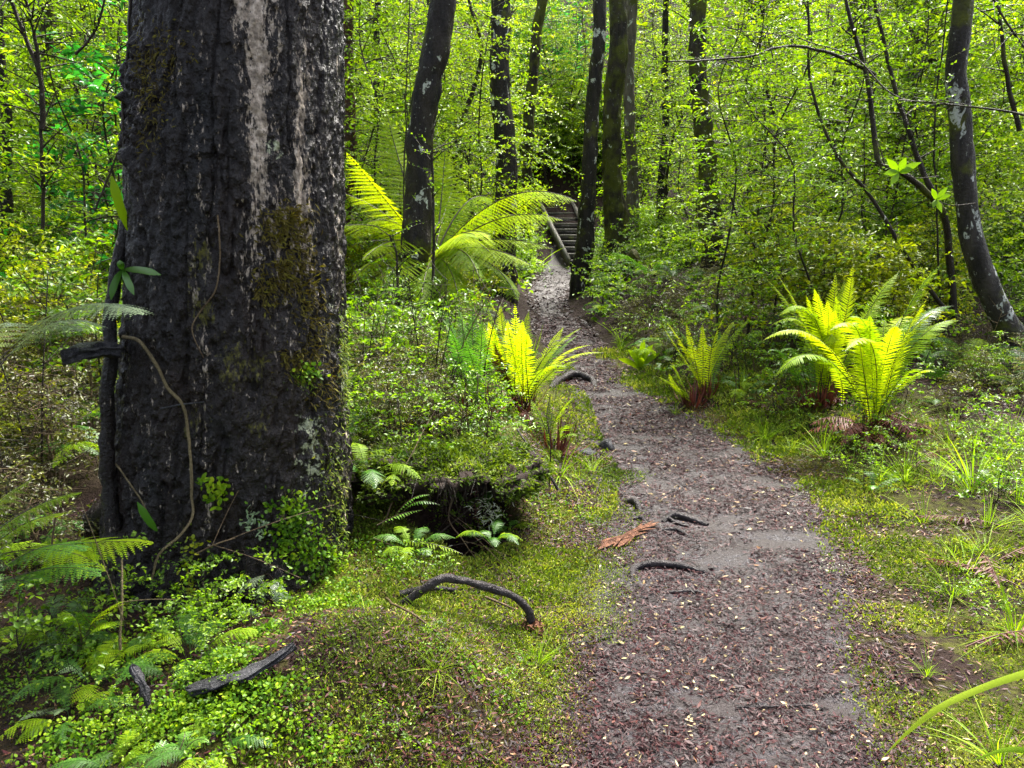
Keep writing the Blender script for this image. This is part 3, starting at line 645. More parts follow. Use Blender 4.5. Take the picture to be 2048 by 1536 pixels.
fern('crown_fern', 'duller green fern pressed against the fanned lime crown fern', b0, fr_px([(918, 620, 940, 700, .1), (945, 612, 950, 700, .1), (900, 660, 925, 720, -.1), (965, 640, 960, 710, -.1), (930, 680, 940, 740, -.25), (890, 700, 915, 730, 0)], Y0), M['fern_green'], .09, tint=.65, sp=.016, extra=2)
b0 = G(1108, 900); Y0 = b0[1]
fern('crown_fern', 'small lime fern leaning out at the left edge of the path', b0, fr_px([(1152, 790, 1100, 830, -.1), (1000, 862, 1050, 830, -.15), (1062, 800, 1075, 840, .1), (1140, 850, 1115, 850, -.2), (1155, 872, 1125, 860, -.1), (1100, 805, 1095, 850, .1), (1120, 915, 1110, 890, -.25)], Y0), M['fern_lime'], .075, tint=.5, sp=.015)
b0 = G(1412, 790); Y0 = b0[1]
fern('crown_fern', 'slender lime fern with stiff comb fronds, far side of the path', b0, fr_px([(1332, 642, 1385, 700, -.1), (1372, 645, 1398, 720, -.15), (1405, 650, 1408, 720, -.2), (1470, 640, 1425, 690, .2), (1500, 636, 1440, 690, .1), (1440, 660, 1425, 720, .2)], Y0), M['fern_lime'], .07, tint=.92, sp=.016, extra=5)
b0 = G(1385, 812); Y0 = b0[1]
fern('crown_fern', 'low yellowish fern at the path edge below the slender comb fern', b0, fr_px([(1345, 730, 1360, 755, -.1), (1310, 752, 1340, 760, -.2), (1338, 745, 1355, 775, -.3), (1355, 778, 1365, 785, -.3)], Y0), M['fern_lime'], .055, tint=.5, sp=.015)

# tree fern (twice divided, long arching fronds)
b0 = P(868, 520, 8.6); g0 = H(b0[0], b0[1])
tfb = thing('tree_fern', 'tree fern spreading wide arching lime fronds around the leaning trunk', 'tree fern', (b0[0], b0[1], g0))
tb = MB(); tb.tube(spline([(b0[0], b0[1], g0 - .1), (b0[0] + .02, b0[1], (g0 + b0[2]) / 2), tuple(b0)], 16), np.linspace(.13, .10, 16), 12, disp=lambda p, r: r * .3 * fbm((p * 18).reshape(-1, 3), 3, 3).reshape(r.shape)); tb.build('trunk', M['bark_mossy'], tfb, tfb.location, smooth=True)
for (tip, c, y1, y2, pw, tn) in [((1152, 402), (1010, 330), 7.4, 8.0, .26, .62), ((1106, 497), (960, 450), 7.3, 7.9, .17, .55), ((1036, 600), (985, 480), 7.2, 7.8, .24, .3), ((694, 305), (780, 410), 7.6, 8.1, .24, .8), ((690, 388), (770, 410), 8.4, 8.5, .24, .6),
                                 ((676, 455), (780, 430), 7.6, 8.0, .25, .5), ((770, 210), (800, 350), 9.3, 9.0, .26, .5), ((905, 380), (880, 440), 9.6, 9.1, .25, .45), ((725, 520), (800, 440), 7.2, 7.8, .22, .55), ((960, 560), (930, 460), 7.2, 7.8, .22, .25), ((950, 470), (910, 450), 7.0, 7.6, .22, .5), ((840, 620), (850, 520), 7.3, 7.8, .2, .35), ((1000, 530), (930, 430), 7.4, 8.0, .24, .6), ((1075, 445), (960, 390), 8.6, 8.6, .24, .5), ((925, 640), (905, 500), 7.0, 7.7, .24, .35), ((755, 600), (800, 480), 7.1, 7.7, .24, .55), ((735, 445), (800, 420), 7.9, 8.2, .24, .65), ((985, 400), (930, 360), 9.4, 9.1, .24, .45), ((1125, 440), (1000, 395), 7.8, 8.2, .24, .5), ((1062, 530), (950, 465), 7.1, 7.8, .24, .55), ((980, 470), (920, 440), 7.0, 7.7, .26, .65), ((705, 560), (780, 470), 7.5, 8.0, .22, .7), ((890, 300), (885, 400), 9.2, 9.0, .22, .6)]:
    fb = MB(); pts = bez(b0, P(*c, y2), P(*tip, y1), 30); frond(fb, pts, pw * 1.3, .046, pl=.56, fwd=.28, droop=.6 if tip[0] > 900 else .3, t0=.1, peak=.42, tint=min(.95, tn + .15), mode=2, comb=.011, jit=.04)
    fo = fb.build('frond', M['fern_lime'], tfb, tfb.location)
    rb = MB(); rb.tube(pts, np.linspace(.011, .002, 30), 5); rb.build('rachis', M['rachis'], fo, tfb.location)

# soft bracken-like fronds on the near bank, twice divided
def soft_fern(label, base, fr, mat, pw=.09, tint=.5, comb=.008, sp=.02, name='soft_fern', **kw):
    return fern(name, label, base, fr, mat, pw, sp=sp, mode=2, heart=False, rr=.002, tint=tint, comb=comb, t0=.2, **kw)
soft_fern('pale whitish fern spray reaching across the edge of the huge trunk', P(-20, 760, 2.6), fr_px([(285, 628, 130, 545, -.25), (20, 650, 0, 620, -.2), (160, 660, 70, 620, .0), (215, 655, 90, 590, .1)], 2.6), M['fern_pale'], .18, .95)
soft_fern('lime fern fronds at the foot of the huge trunk', P(-60, 1130, 2.2), fr_px([(160, 985, 50, 1000, .0), (120, 1030, 30, 1010, -.1), (305, 1085, 150, 1060, .05), (210, 1140, 120, 1060, -.05), (60, 960, -20, 1000, .1)], 2.25), M['fern_lime'], .16, .7)
soft_fern('dark bluish fern lying low before the lime fronds', P(-60, 1190, 2.1), fr_px([(170, 1100, 60, 1080, -.1), (90, 1160, 20, 1120, -.1), (200, 1150, 90, 1110, -.05)], 2.1), M['fern_green'], .12, .4)
soft_fern('small olive fern drooping on the dark bank under the trunk', P(165, 1275, 2.1), fr_px([(240, 1205, 195, 1195, -.05), (110, 1240, 140, 1200, -.05), (165, 1225, 165, 1230, -.12), (210, 1255, 190, 1225, -.1)], 2.1), M['fern_lime'], .08, .4, comb=.006, sp=.013)
soft_fern('tiny bright fern at the bottom of the near bank', G(375, 1530), [(G(320, 1530) + np.array([0, 0, .05]), G(350, 1510) + np.array([0, 0, .06])), (G(420, 1520) + np.array([0, 0, .05]), G(395, 1500) + np.array([0, 0, .06])), (G(370, 1500) + np.array([0, 0, .05]), G(370, 1510) + np.array([0, 0, .06]))], M['fern_green'], .04, .9, comb=.005, sp=.01)
soft_fern('grey-white feathery fern at the root of the huge trunk', tsurf(520, 1150, .03)[0], [(tsurf(555, 1215, .12)[0], tsurf(540, 1150, .1)[0]), (tsurf(505, 1200, .12)[0], tsurf(510, 1150, .1)[0]), (tsurf(470, 1160, .12)[0], tsurf(490, 1135, .1)[0]), (tsurf(535, 1195, .14)[0], tsurf(530, 1150, .1)[0])], M['fern_pale'], .05, .35, comb=.005, sp=.01)
soft_fern('teal feathery fern sprig beside the liverwort on the near bank', P(75, 1440, 1.95), fr_px([(60, 1480, 60, 1440, -.05), (95, 1475, 90, 1440, -.05), (110, 1430, 95, 1425, -.05), (40, 1440, 55, 1430, -.05)], 1.9), M['fern_pale'], .03, .25, comb=.005, sp=.01)
b0 = P(760, 1020, 3.7)
fern('hanging_fern', 'lime fern frond hanging over the dark hollow', P(765, 1085, 3.12), fr_px([(925, 1108, 850, 1050, -.02)], 3.08), M['fern_lime'], .05, sp=.013, tint=.45, heart=False)
fern('hanging_fern', 'green comb fern sprouting above the dark hollow', P(775, 1045, 3.15), fr_px([(860, 990, 810, 1000, -.02), (845, 1020, 800, 1020, -.04), (880, 1010, 820, 990, .0)], 3.15), M['fern_green'], .045, sp=.012, tint=.8, heart=False)
fern('hanging_fern', 'small bright fern between the trunk edge and the dark hollow', P(700, 1040, 3.5), fr_px([(740, 1070, 720, 1030, -.1), (735, 1045, 715, 1025, -.1), (752, 1090, 725, 1060, -.1)], 3.5), M['fern_lime'], .04, sp=.012, heart=False)
soft_fern('feathery lime fern on top of the mossy bank by the trunk', P(870, 905, 4.6), fr_px([(850, 862, 860, 870, -.1), (905, 868, 890, 870, -.1), (835, 885, 850, 880, -.15), (900, 900, 890, 885, -.2)], 4.6), M['fern_lime'], .11, .8)
soft_fern('green fern tucked beside the small lime fern at the path', P(985, 950, 4.6), fr_px([(1060, 925, 1020, 905, -.1), (1000, 905, 995, 910, -.05), (1030, 945, 1010, 915, -.15), (945, 925, 965, 910, -.1)], 4.6), M['fern_lime'], .06, .5)
soft_fern('dark teal fern spread behind the biggest crown fern', P(1900, 860, 6.2), fr_px([(1880, 740, 1890, 740, -.1), (1960, 720, 1930, 740, -.1), (2000, 760, 1950, 750, -.2), (1850, 700, 1870, 730, .2), (1930, 800, 1910, 770, -.4), (2010, 690, 1960, 720, .2)], 6.2), M['fern_green'], .22, .6, comb=.012, sp=.03)
soft_fern('green fern sprays beneath the brown mottled trunk', P(1300, 560, 11), fr_px([(1225, 505, 1270, 500, -.3), (1390, 510, 1340, 500, -.2), (1250, 525, 1280, 520, -.4), (1340, 525, 1320, 505, -.4)], 11), M['fern_green'], .22, .8, comb=.02, sp=.045)
soft_fern('bright low fern on the grass in front of the crown fern skirt', G(1700, 895), [(P(1775, 872, G(1700, 895)[1] - .25), P(1740, 845, 5.3)), (P(1690, 860, 5.3), P(1690, 870, 5.3)), (P(1760, 895, 5.0), P(1730, 865, 5.1))], M['fern_lime'], .06, .55)
for k, (px, py, lab) in enumerate([(1745, 990, 'small dusky fern sprig in the grass below the crown fern skirt'), (1985, 990, 'pale fern sprig under the long grass tuft near the bent trunk'), (1320, 752, 'tiny green fern on the mossy bank facing the fanned fern')]):
    g = G(px, py); soft_fern(lab, g, [(g + np.array([.16 * math.cos(a), .16 * math.sin(a) - .02, .09]), g + np.array([.06 * math.cos(a), .06 * math.sin(a), .12])) for a in (.2, 1.6, 2.9, 4.2, 5.2)], M['fern_green'], .05, .7)

# ------------------------------------------------------------------ leafy saplings and shrubs (one of each kind, then copies)
def woody(H_, nb, spread, start, leafL, leafW, ntw=5, lean=.1, r0=.017, dens=1.0, up=.35, stems=1, lv=.0, bare=0.):
    sb, lb = MB(), MB()
    for sidx in range(stems):
        a0 = rng.uniform(0, 6.28); hh = H_ * rng.uniform(.75, 1.05) if stems > 1 else H_
        ln = lean * rng.uniform(.5, 1.6)
        pts = np.array([[math.cos(a0) * ln * hh * t ** 1.3 + .03 * hh * rng.normal() * (t > 0) + (stems > 1) * .03 * math.cos(a0), math.sin(a0) * ln * hh * t ** 1.3 + .03 * hh * rng.normal() * (t > 0), hh * t] for t in np.linspace(0, 1, 7)])
        st = spline(pts, 22); sb.tube(st, np.linspace(r0, r0 * .2, 22), 5)
        for k in range(nb):
            t = start + (1 - start) * ((k + rng.random()) / nb) ** .9; i = t * 21; q = st[int(i)] * (1 - i % 1) + st[min(int(i) + 1, 21)] * (i % 1)
            az = k * 2.4 + rng.normal() * .5; ln = spread * (1.05 - .6 * t) * rng.uniform(.6, 1.3)
            d = np.array([math.cos(az), math.sin(az), up + rng.normal() * .2]); d /= np.linalg.norm(d)
            bp = np.array([q, q + d * ln * .5, q + d * ln - np.array([0, 0, .22 * ln])]); bp = bez(bp[0], bp[1] + rng.normal(size=3) * .04 * ln, bp[2], 9)
            sb.tube(bp, np.linspace(r0 * .38, r0 * .1, 9), 4, cap=False)
            sp_n = nrm(np.array([rng.normal() * .35, rng.normal() * .35, 1.]))
            tl = rng.uniform(-.18, .18) + .5 + lv
            tws = [(bp[j], None) for j in np.linspace(2, 8, ntw).astype(int)]
            segs = [bp[3:]]
            for m, (w, _) in enumerate(tws):
                tn = nrm(bp[min(8, 3 + m)] - bp[max(0, 1 + m)]); sd = nrm(np.cross(tn, sp_n)) * (1 if m % 2 else -1)
                l2 = ln * .42 * rng.uniform(.5, 1.2); dd = nrm(tn * .6 + sd * .8 + rng.normal(size=3) * .2)
                tw = w + dd[None] * (l2 * np.linspace(0, 1, 5))[:, None] - np.array([0, 0, 1.]) * (.12 * l2 * np.linspace(0, 1, 5) ** 2)[:, None]
                sb.tube(tw, np.linspace(r0 * .14, r0 * .06, 5), 3, cap=False); segs.append(tw)
            for sg in segs:
                L_ = np.linalg.norm(sg[-1] - sg[0]); m = max(2, int(L_ / (leafL * .42) * dens))
                if rng.random() < bare: continue
                u = rng.uniform(.1, 1.05, m) * (len(sg) - 1); u = np.minimum(u, len(sg) - 1.001); i0 = u.astype(int); pos = sg[i0] + (sg[i0 + 1] - sg[i0]) * (u % 1)[:, None]
                tn = nrm(sg[-1] - sg[0]); sd = np.cross(tn, sp_n); sgn = rng.choice([-1, 1], m)
                dr = tn[None] * .5 + sd[None] * sgn[:, None] + rng.normal(size=(m, 3)) * .45
                nr = sp_n[None] + rng.normal(size=(m, 3)) * .5
                lb.leaves(pos, dr, nr, leafL * rng.uniform(.6, 1.25, m), leafW * rng.uniform(.7, 1.2, m), tint=np.clip(tl + rng.normal(0, .16, m), 0, 1))
    return sb, lb
PROTO = {}
def proto(kind, name, cat, sm, lm, nvar, **kw):
    PROTO[kind] = []
    for v in range(nvar):
        k = {a: (b() if callable(b) else b) for a, b in kw.items()}
        sb, lb = woody(**k)
        t = thing(name, kind, cat, (0, 0, 0)); sb.build('stem', M[sm], t); lb.build('foliage', M[lm], t)
        t['unused'] = 1; PROTO[kind].append(t)
U = lambda a, b: (lambda: rng.uniform(a, b))
proto('sapling', 'sapling', 'sapling', 'twig', 'leaf', 5, H_=U(3.6, 5), nb=46, spread=U(.9, 1.3), start=.12, leafL=U(.04, .078), leafW=U(.02, .034), ntw=6, dens=.75, lv=.22)
proto('tall', 'sapling', 'sapling', 'twig', 'leaf', 4, H_=U(7, 9), nb=70, spread=U(1.5, 2.1), start=.12, leafL=U(.06, .125), leafW=U(.032, .05), ntw=6, r0=.042, dens=.75, lv=.24)
proto('yellow', 'shrub', 'shrub', 'twig', 'leaf_yellow', 3, H_=U(1.0, 1.4), nb=30, spread=.55, start=.08, leafL=.048, leafW=.024, ntw=6, stems=2, r0=.008, dens=.8)
proto('green', 'shrub', 'shrub', 'twig', 'leaf', 3, H_=U(1.1, 1.6), nb=28, spread=.6, start=.08, leafL=.055, leafW=.028, ntw=6, stems=2, r0=.009, dens=.8)
proto('twiggy', 'shrub', 'shrub', 'twig_tan', 'leaf_dull', 4, H_=U(.8, 1.3), nb=30, spread=.5, start=.04, leafL=.036, leafW=.018, ntw=7, stems=2, dens=.5, bare=.25, r0=.010)
proto('broad', 'shrub', 'shrub', 'twig', 'leaf_deep', 2, H_=U(2.2, 3), nb=28, spread=.8, start=.15, leafL=.085, leafW=.042, ntw=4, dens=1.0, r0=.014)
proto('low', 'seedling', 'seedling', 'twig', 'leaf', 3, H_=U(.3, .45), nb=12, spread=.22, start=.15, leafL=.02, leafW=.012, ntw=4, dens=.8, r0=.003)

def lowfern_proto():
    t = thing('ground_fern', 'ground fern', 'fern', (0, 0, 0)); n = rng.integers(6, 9)
    for k in range(n):
        a = k * 6.28 / n + rng.normal() * .25; L = rng.uniform(.35, .6); b = MB(); d = np.array([math.cos(a), math.sin(a), 0])
        pts = bez((0, 0, 0), d * L * .4 + np.array([0, 0, L * .75]), d * L * 1.0 + np.array([0, 0, L * .35]), 18)
        frond(b, pts, .12, .026, t0=.22, droop=.2, mode=2, comb=.012, tint=rng.uniform(.35, .7)); b.tube(pts, np.linspace(.003, .001, 18), 4, tint=.2)
        b.build('frond', M['fern_green'] if rng.random() < .5 else M['fern_lime'], t)
    t['unused'] = 1; return t
PROTO['fern'] = [lowfern_proto() for _ in range(3)]
def tuft_proto(n, L, W, name='grass_tuft'):
    b = MB(); a = rng.uniform(0, 6.28, n); r = rng.uniform(0, .035, n); w_ = rng.uniform(0, 6.28); k_ = rng.uniform(.25, .6); d = np.stack([np.cos(a) * .4 + k_ * math.cos(w_), np.sin(a) * .4 + k_ * math.sin(w_), rng.uniform(.6, 1.6, n)], 1) + rng.normal(size=(n, 3)) * .12
    b.blades(np.stack([np.cos(a) * r, np.sin(a) * r, a * 0 - .01], 1), d, np.stack([-np.cos(a) * .9, -np.sin(a) * .9, a * 0 + .45], 1), L * rng.uniform(.3, 1.2, n), W * rng.uniform(.7, 1.2, n), bend=rng.uniform(.25, .95, n), k=7, prof=([0, .5, 1], [.8, 1, .05]), tint=np.clip(rng.normal(.5, .2, n), 0, 1))
    o = b.build(name, M['grass']); tag(o, name, 'grass'); o['unused'] = 1; return o
PROTO['tuft'] = [tuft_proto(34, .25, .0042), tuft_proto(44, .30, .0045), tuft_proto(22, .2, .004), tuft_proto(28, .27, .0045), tuft_proto(16, .22, .004)]
def sedge_proto():
    o = tuft_proto(16, .55, .02, 'sedge'); return o
PROTO['sedge'] = [sedge_proto()]

cnt = {}
def place(kind, x, y, label, group=None, s=1., rz=None, tilt=.06, sink=.03, z=None):
    k = cnt.get(kind, 0); cnt[kind] = k + 1; pr = PROTO[kind][k % len(PROTO[kind])]
    zz = H(x, y) - sink if z is None else z; rz = rng.uniform(0, 6.28) if rz is None else rz
    if pr.get('unused'):
        del pr['unused']; pr.location = (x, y, zz); pr.rotation_euler = (rng.normal() * tilt, rng.normal() * tilt, rz); pr.scale = (s,) * 3; pr['label'] = label
        if group: pr['group'] = group
        return pr
    return dup(pr, (x, y, zz), rz, s, label, group, (rng.normal() * tilt, rng.normal() * tilt))
def at(px, Y): return (px - 1024) / F * (Y * cp + 1.2 * sp), Y      # x of a photo column near the ground at depth Y

# thickets: (kind, count, photo column range, depth range, scale range, label, group)
KEEP = [(1060, 1200, 0, 22.5), (1190, 1300, 0, 15.2), (955, 1065, 0, 11.8), (1370, 1445, 0, 11.8), (1480, 2000, 0, 6.6), (1900, 2110, 0, 6.5), (780, 880, 0, 7.6), (640, 1160, 0, 8.4)]
def clear(px, Y, half):
    return all(px + half < a or px - half > b or Y > d or Y < c for a, b, c, d in KEEP)
def thicket(kind, n, c0, c1, y0, y1, s0, s1, label, group, half=.55, keep=True):
    k = tries = 0
    while k < n and tries < n * 40:
        tries += 1; Y = y0 + (y1 - y0) * rng.random() ** .8; px = rng.uniform(c0, c1); x, _ = at(px, Y)
        if 1000 < px < 1250 and Y < 27 and kind in ('tall', 'sapling', 'broad'): continue
        if 1070 < px < 1190 and Y < 27 and not (kind in ('fern', 'low') and px > 1178): continue
        if onpath(np.array(x), np.array(Y), .35) or (keep and not clear(px, Y, half * F / Y)): continue
        place(kind, x, Y, label, group, rng.uniform(s0, s1)); k += 1
thicket('tall', 24, -150, 700, 11, 22, .8, 1.1, 'tall small-leaved sapling in the sunlit thicket beyond the huge trunk', 'tall saplings beyond the huge trunk')
thicket('sapling', 24, -150, 300, 5.2, 11, .7, 1.1, 'slender small-leaved sapling among ferns, out beyond the huge black trunk', 'saplings beyond the huge trunk')
thicket('tall', 20, 650, 1060, 14, 24, .7, 1.0, 'tall leafy sapling in the thicket behind the tree fern', 'tall saplings behind the tree fern')
thicket('sapling', 12, 690, 1000, 9.5, 15, .6, 1.0, 'thin leafy sapling between the leaning trunk and the lichen-blotched trunk', 'saplings behind the tree fern')
thicket('tall', 32, 1250, 2250, 11, 24, .7, 1.05, 'tall small-leaved sapling in the thicket behind the crown ferns', 'tall saplings behind the crown ferns')
thicket('sapling', 28, 1290, 2200, 7.5, 15, .7, 1.1, 'slender leafy sapling in the thicket behind the crown ferns', 'saplings behind the crown ferns', .45)
thicket('tall', 16, 1000, 1330, 24, 31, .6, .9, 'leafy sapling on the slope around and above the wooden steps', 'saplings above the steps', keep=False)
thicket('broad', 18, 1010, 1230, 29.5, 34, 1.0, 1.8, 'glossy deep-green shrub on the slope just over the wooden steps', 'glossy shrubs over the steps', keep=False)
thicket('broad', 3, 60, 260, 6.5, 9, .9, 1.2, 'broad-leaved deep-green shrub high beyond the huge black trunk', 'broad-leaved shrubs beyond the huge trunk')
thicket('green', 16, 1010, 1240, 27.4, 31, 1.2, 2.0, 'rounded green shrub on the slope just over the top of the wooden steps', 'rounded shrubs over the steps', 0, keep=False)
thicket('green', 12, 930, 1050, 13, 21, .6, 1.0, 'leafy green shrub along the path before the wooden steps', 'green shrubs before the steps', .1, keep=False)
thicket('green', 16, 1180, 1420, 14, 22, .6, 1.1, 'leafy green shrub around the trunks beside the steps', 'green shrubs by the trunks near the steps', .1, keep=False)
thicket('green', 18, 1300, 2200, 8, 14, .6, 1.1, 'bushy green shrub in the thicket behind the crown ferns', 'green shrubs behind the crown ferns', .1)
thicket('yellow', 9, 1530, 1900, 6.6, 8.6, .8, 1.2, 'yellow-green small-leaved bush right behind the biggest crown fern', 'yellow-green bushes behind the crown fern', 0, keep=False)
thicket('yellow', 12, 700, 980, 8.8, 12, .7, 1.1, 'yellow-green small-leaved bush behind the tree fern', 'yellow-green bushes behind the tree fern', 0, keep=False)
thicket('sapling', 10, 1290, 2150, 6.6, 9, .7, 1.0, 'near slender leafy sapling between the brown mottled trunk and the bent trunk', 'near saplings behind the crown ferns', .2, keep=False)
thicket('sapling', 6, 700, 960, 9, 12, .8, 1.1, 'slender leafy sapling rising right behind the tree fern', 'near saplings behind the tree fern', .1, keep=False)
thicket('yellow', 12, -120, 240, 4.2, 7.5, .6, 1.0, 'yellow-green bush among ferns beyond the huge black trunk', 'yellow-green bushes beyond the huge trunk', 0)
thicket('green', 10, -150, 260, 4.5, 9, .6, 1.1, 'bushy green shrub among ferns beyond the huge black trunk', 'green shrubs beyond the huge trunk', 0)
thicket('twiggy', 26, 1210, 1540, 7.6, 11.5, .28, .5, 'brown twiggy shrub with tiny leaves on the bank under the mottled trunk', 'twiggy shrubs on the far bank', 0, keep=False)
thicket('green', 14, 715, 950, 5.0, 8, .25, .42, 'low leafy green shrub among dry twigs before the tree fern', 'low green shrubs before the tree fern', 0, keep=False)
thicket('yellow', 7, 715, 950, 4.8, 7.8, .25, .45, 'low yellow-green bush among dry twigs before the tree fern', 'low yellow bushes before the tree fern', 0, keep=False)
thicket('twiggy', 18, 715, 930, 4.6, 7.6, .35, .55, 'dry twiggy shrub beside the huge black trunk, in front of the tree fern', 'twiggy shrubs in front of the tree fern', 0, keep=False)
thicket('twiggy', 10, -150, 230, 3.4, 5, .5, .8, 'dry twiggy shrub in the shade beyond the huge black trunk', 'twiggy shrubs beyond the huge trunk', 0, keep=False)
thicket('twiggy', 12, 1850, 2200, 5.2, 7, .25, .45, 'brown twiggy shrub around the foot of the bent grey trunk', 'twiggy shrubs at the bent trunk', 0, keep=False)
thicket('fern', 16, -200, 240, 3.6, 7, .6, 1.1, 'green ground fern in the undergrowth beyond the huge black trunk', 'ground ferns beyond the huge trunk', 0, keep=False)
thicket('fern', 24, 720, 970, 5.0, 9, .6, 1.0, 'green ground fern in the undergrowth below the tree fern', 'ground ferns below the tree fern', 0, keep=False)
thicket('fern', 16, 1200, 1560, 7.5, 12, .5, .9, 'small green fern on the twiggy bank under the mottled trunk', 'ground ferns on the far bank', 0, keep=False)
thicket('fern', 8, 1880, 2250, 5.5, 8, .6, 1.0, 'green ground fern in the shade at the foot of the bent grey trunk', 'ground ferns at the bent trunk', 0, keep=False)
thicket('fern', 8, 960, 1250, 12, 20, .6, 1.0, 'green fern fringing the far path below the wooden steps', 'ground ferns fringing the far path', 0, keep=False)

thicket('fern', 13, -150, 420, 1.6, 2.5, .2, .42, 'little fern on the dark near bank below the huge trunk', 'little ferns on the near bank', 0, keep=False)
thicket('fern', 8, -160, 150, 2.7, 4.2, .55, .9, 'green ground fern close by the shaded side of the huge trunk', 'ground ferns at the shaded side of the huge trunk', 0, keep=False)
thicket('twiggy', 7, -200, 120, 2.7, 4.2, .4, .7, 'dry twiggy shrub close by the shaded side of the huge trunk', 'twiggy shrubs at the shaded side of the huge trunk', 0, keep=False)
thicket('yellow', 7, -200, 120, 3.2, 5, .5, .8, 'yellow-green bush close by the shaded side of the huge trunk', 'yellow bushes at the shaded side of the huge trunk', 0, keep=False)
thicket('twiggy', 14, 725, 930, 3.9, 5.2, .3, .5, 'small dry twiggy shrub on the bank just behind the mossy hummock', 'twiggy shrubs behind the hummock', 0, keep=False)
thicket('fern', 9, 725, 960, 4.3, 5.8, .4, .65, 'small green fern on the bank just behind the mossy hummock', 'ferns behind the hummock', 0, keep=False)
thicket('low', 16, 720, 1010, 3.9, 5.6, .7, 1.2, 'leafy seedling on the bank just behind the mossy hummock', 'seedlings behind the hummock', 0, keep=False)
thicket('low', 20, -150, 520, 1.6, 2.5, .4, .75, 'leafy seedling on the dark near bank below the huge trunk', 'seedlings on the near bank', 0, keep=False)
thicket('low', 26, 1500, 2200, 3.6, 6.2, .7, 1.3, 'leafy seedling in the shade around the crown fern bases', 'seedlings round the crown ferns', 0, keep=False)
thicket('fern', 7, 1480, 2150, 4.9, 6.6, .35, .6, 'little fern in the shade around the crown fern bases', 'little ferns round the crown ferns', 0, keep=False)
thicket('tuft', 60, 1540, 2150, 3.0, 5.2, .5, 1.0, 'thin grass tuft scattered on the mossy verge below the crown ferns', 'scattered grass tufts on the verge', 0, keep=False)
thicket('tuft', 12, 1200, 1500, 5.6, 8, .5, .9, 'thin grass tuft on the moss beside the inside bend of the path', 'scattered grass tufts at the bend', 0, keep=False)
for px, py, sc_, lab in [(850, 985, .42, 'little fern rooted on the left shoulder of the mossy hummock'), (800, 1010, .45, 'little fern in the dark gap between hummock and huge trunk'), (960, 950, .35, 'little fern on top of the mossy hummock'), (740, 1000, .5, 'fern squeezed beside the huge trunk edge next to the hummock'), (1005, 1010, .3, 'smallest fern at the path side of the hummock'), (985, 1125, .28, 'little fern leaning into the hollow from the path side'), (830, 1150, .3, 'little fern at the lip of the hollow nearest the huge trunk'), (1015, 1080, .25, 'tiny fern on the moss right of the hollow')]:
    g = G(px, py); place('fern', g[0], g[1] - .05, lab, None, sc_, sink=-.10)
for px, py, sc_, lab in [(880, 960, 1., 'seedling growing out of the hummock top'), (930, 985, .8, 'seedling leaning over the hollow from the hummock'), (820, 960, 1.2, 'taller seedling behind the hummock next to the trunk'), (990, 975, .8, 'seedling at the path side of the hummock')]:
    g = G(px, py); place('low', g[0], g[1], lab, None, sc_, sink=-.08)
def upright(n, c0, c1, y0, y1, h0, h1, label, group):
    hs_ = None
    for k in range(n):
        for _ in range(30):
            Y = rng.uniform(y0, y1); px = rng.uniform(c0, c1); x, _q = at(px, Y)
            if not onpath(np.array(x), np.array(Y), .3): break
        z = H(x, Y) - .02
        if hs_ is None or k % 4 == 0:
            h = rng.uniform(h0, h1); b = MB(); lean_ = rng.normal(size=2) * .15 * h
            p = spline([(0, 0, 0), (lean_[0] * .3 + .02 * rng.normal(), lean_[1] * .3, h * .45), (lean_[0], lean_[1], h)], 14); b.tube(p, np.linspace(.0055, .002, 14), 5)
            for m in range(6):
                i = rng.integers(4, 14); d = rdir(1, .5)[0]; l = h * rng.uniform(.12, .35); b.tube(bez(p[i], p[i] + d * l * .5, p[i] + d * l + np.array([0, 0, .04]), 6), np.linspace(.0026, .001, 6), 3, cap=False)
            hs_ = b.build('bare_shoot', M['twig' if k % 8 else 'twig_tan'], None, (0, 0, 0)); o = hs_
        else: o = hs_.copy(); C.objects.link(o)
        o.location = (x, Y, z); o.rotation_euler = (0, 0, rng.uniform(0, 6.28)); tag(o, label, 'stem', group)
upright(40, 715, 970, 4.2, 7.6, .35, .8, 'thin bare upright stem in the dry scrub between the huge trunk and the fanned fern', 'bare stems in the scrub by the huge trunk')
upright(26, 1420, 2150, 5.6, 8.5, .4, .9, 'thin bare upright stem in the scrub around the crown ferns', 'bare stems round the crown ferns')
upright(24, -150, 200, 2.8, 5, .4, 1.1, 'thin bare upright stem in the ferns beyond the huge trunk', 'bare stems beyond the huge trunk')
def fallen_frond(px, py, a, L, lab, tn=.5):
    g = G(px, py); d = np.array([math.cos(a), math.sin(a), 0]); e = g + d * L; e[2] = H(e[0], e[1]) + .015; m = (g + e) / 2 + np.array([0, 0, .06]); b = MB(); pts = bez(g + np.array([0, 0, .01]), m, e, 18)
    frond(b, pts, .05, .010, tint=tn, droop=.5, jit=.35, gap=.7); b.tube(pts, np.linspace(.003, .001, 18), 4, tint=.3); tag(b.build('fallen_frond', M['fern_dead'], None, g), lab, 'dead frond')
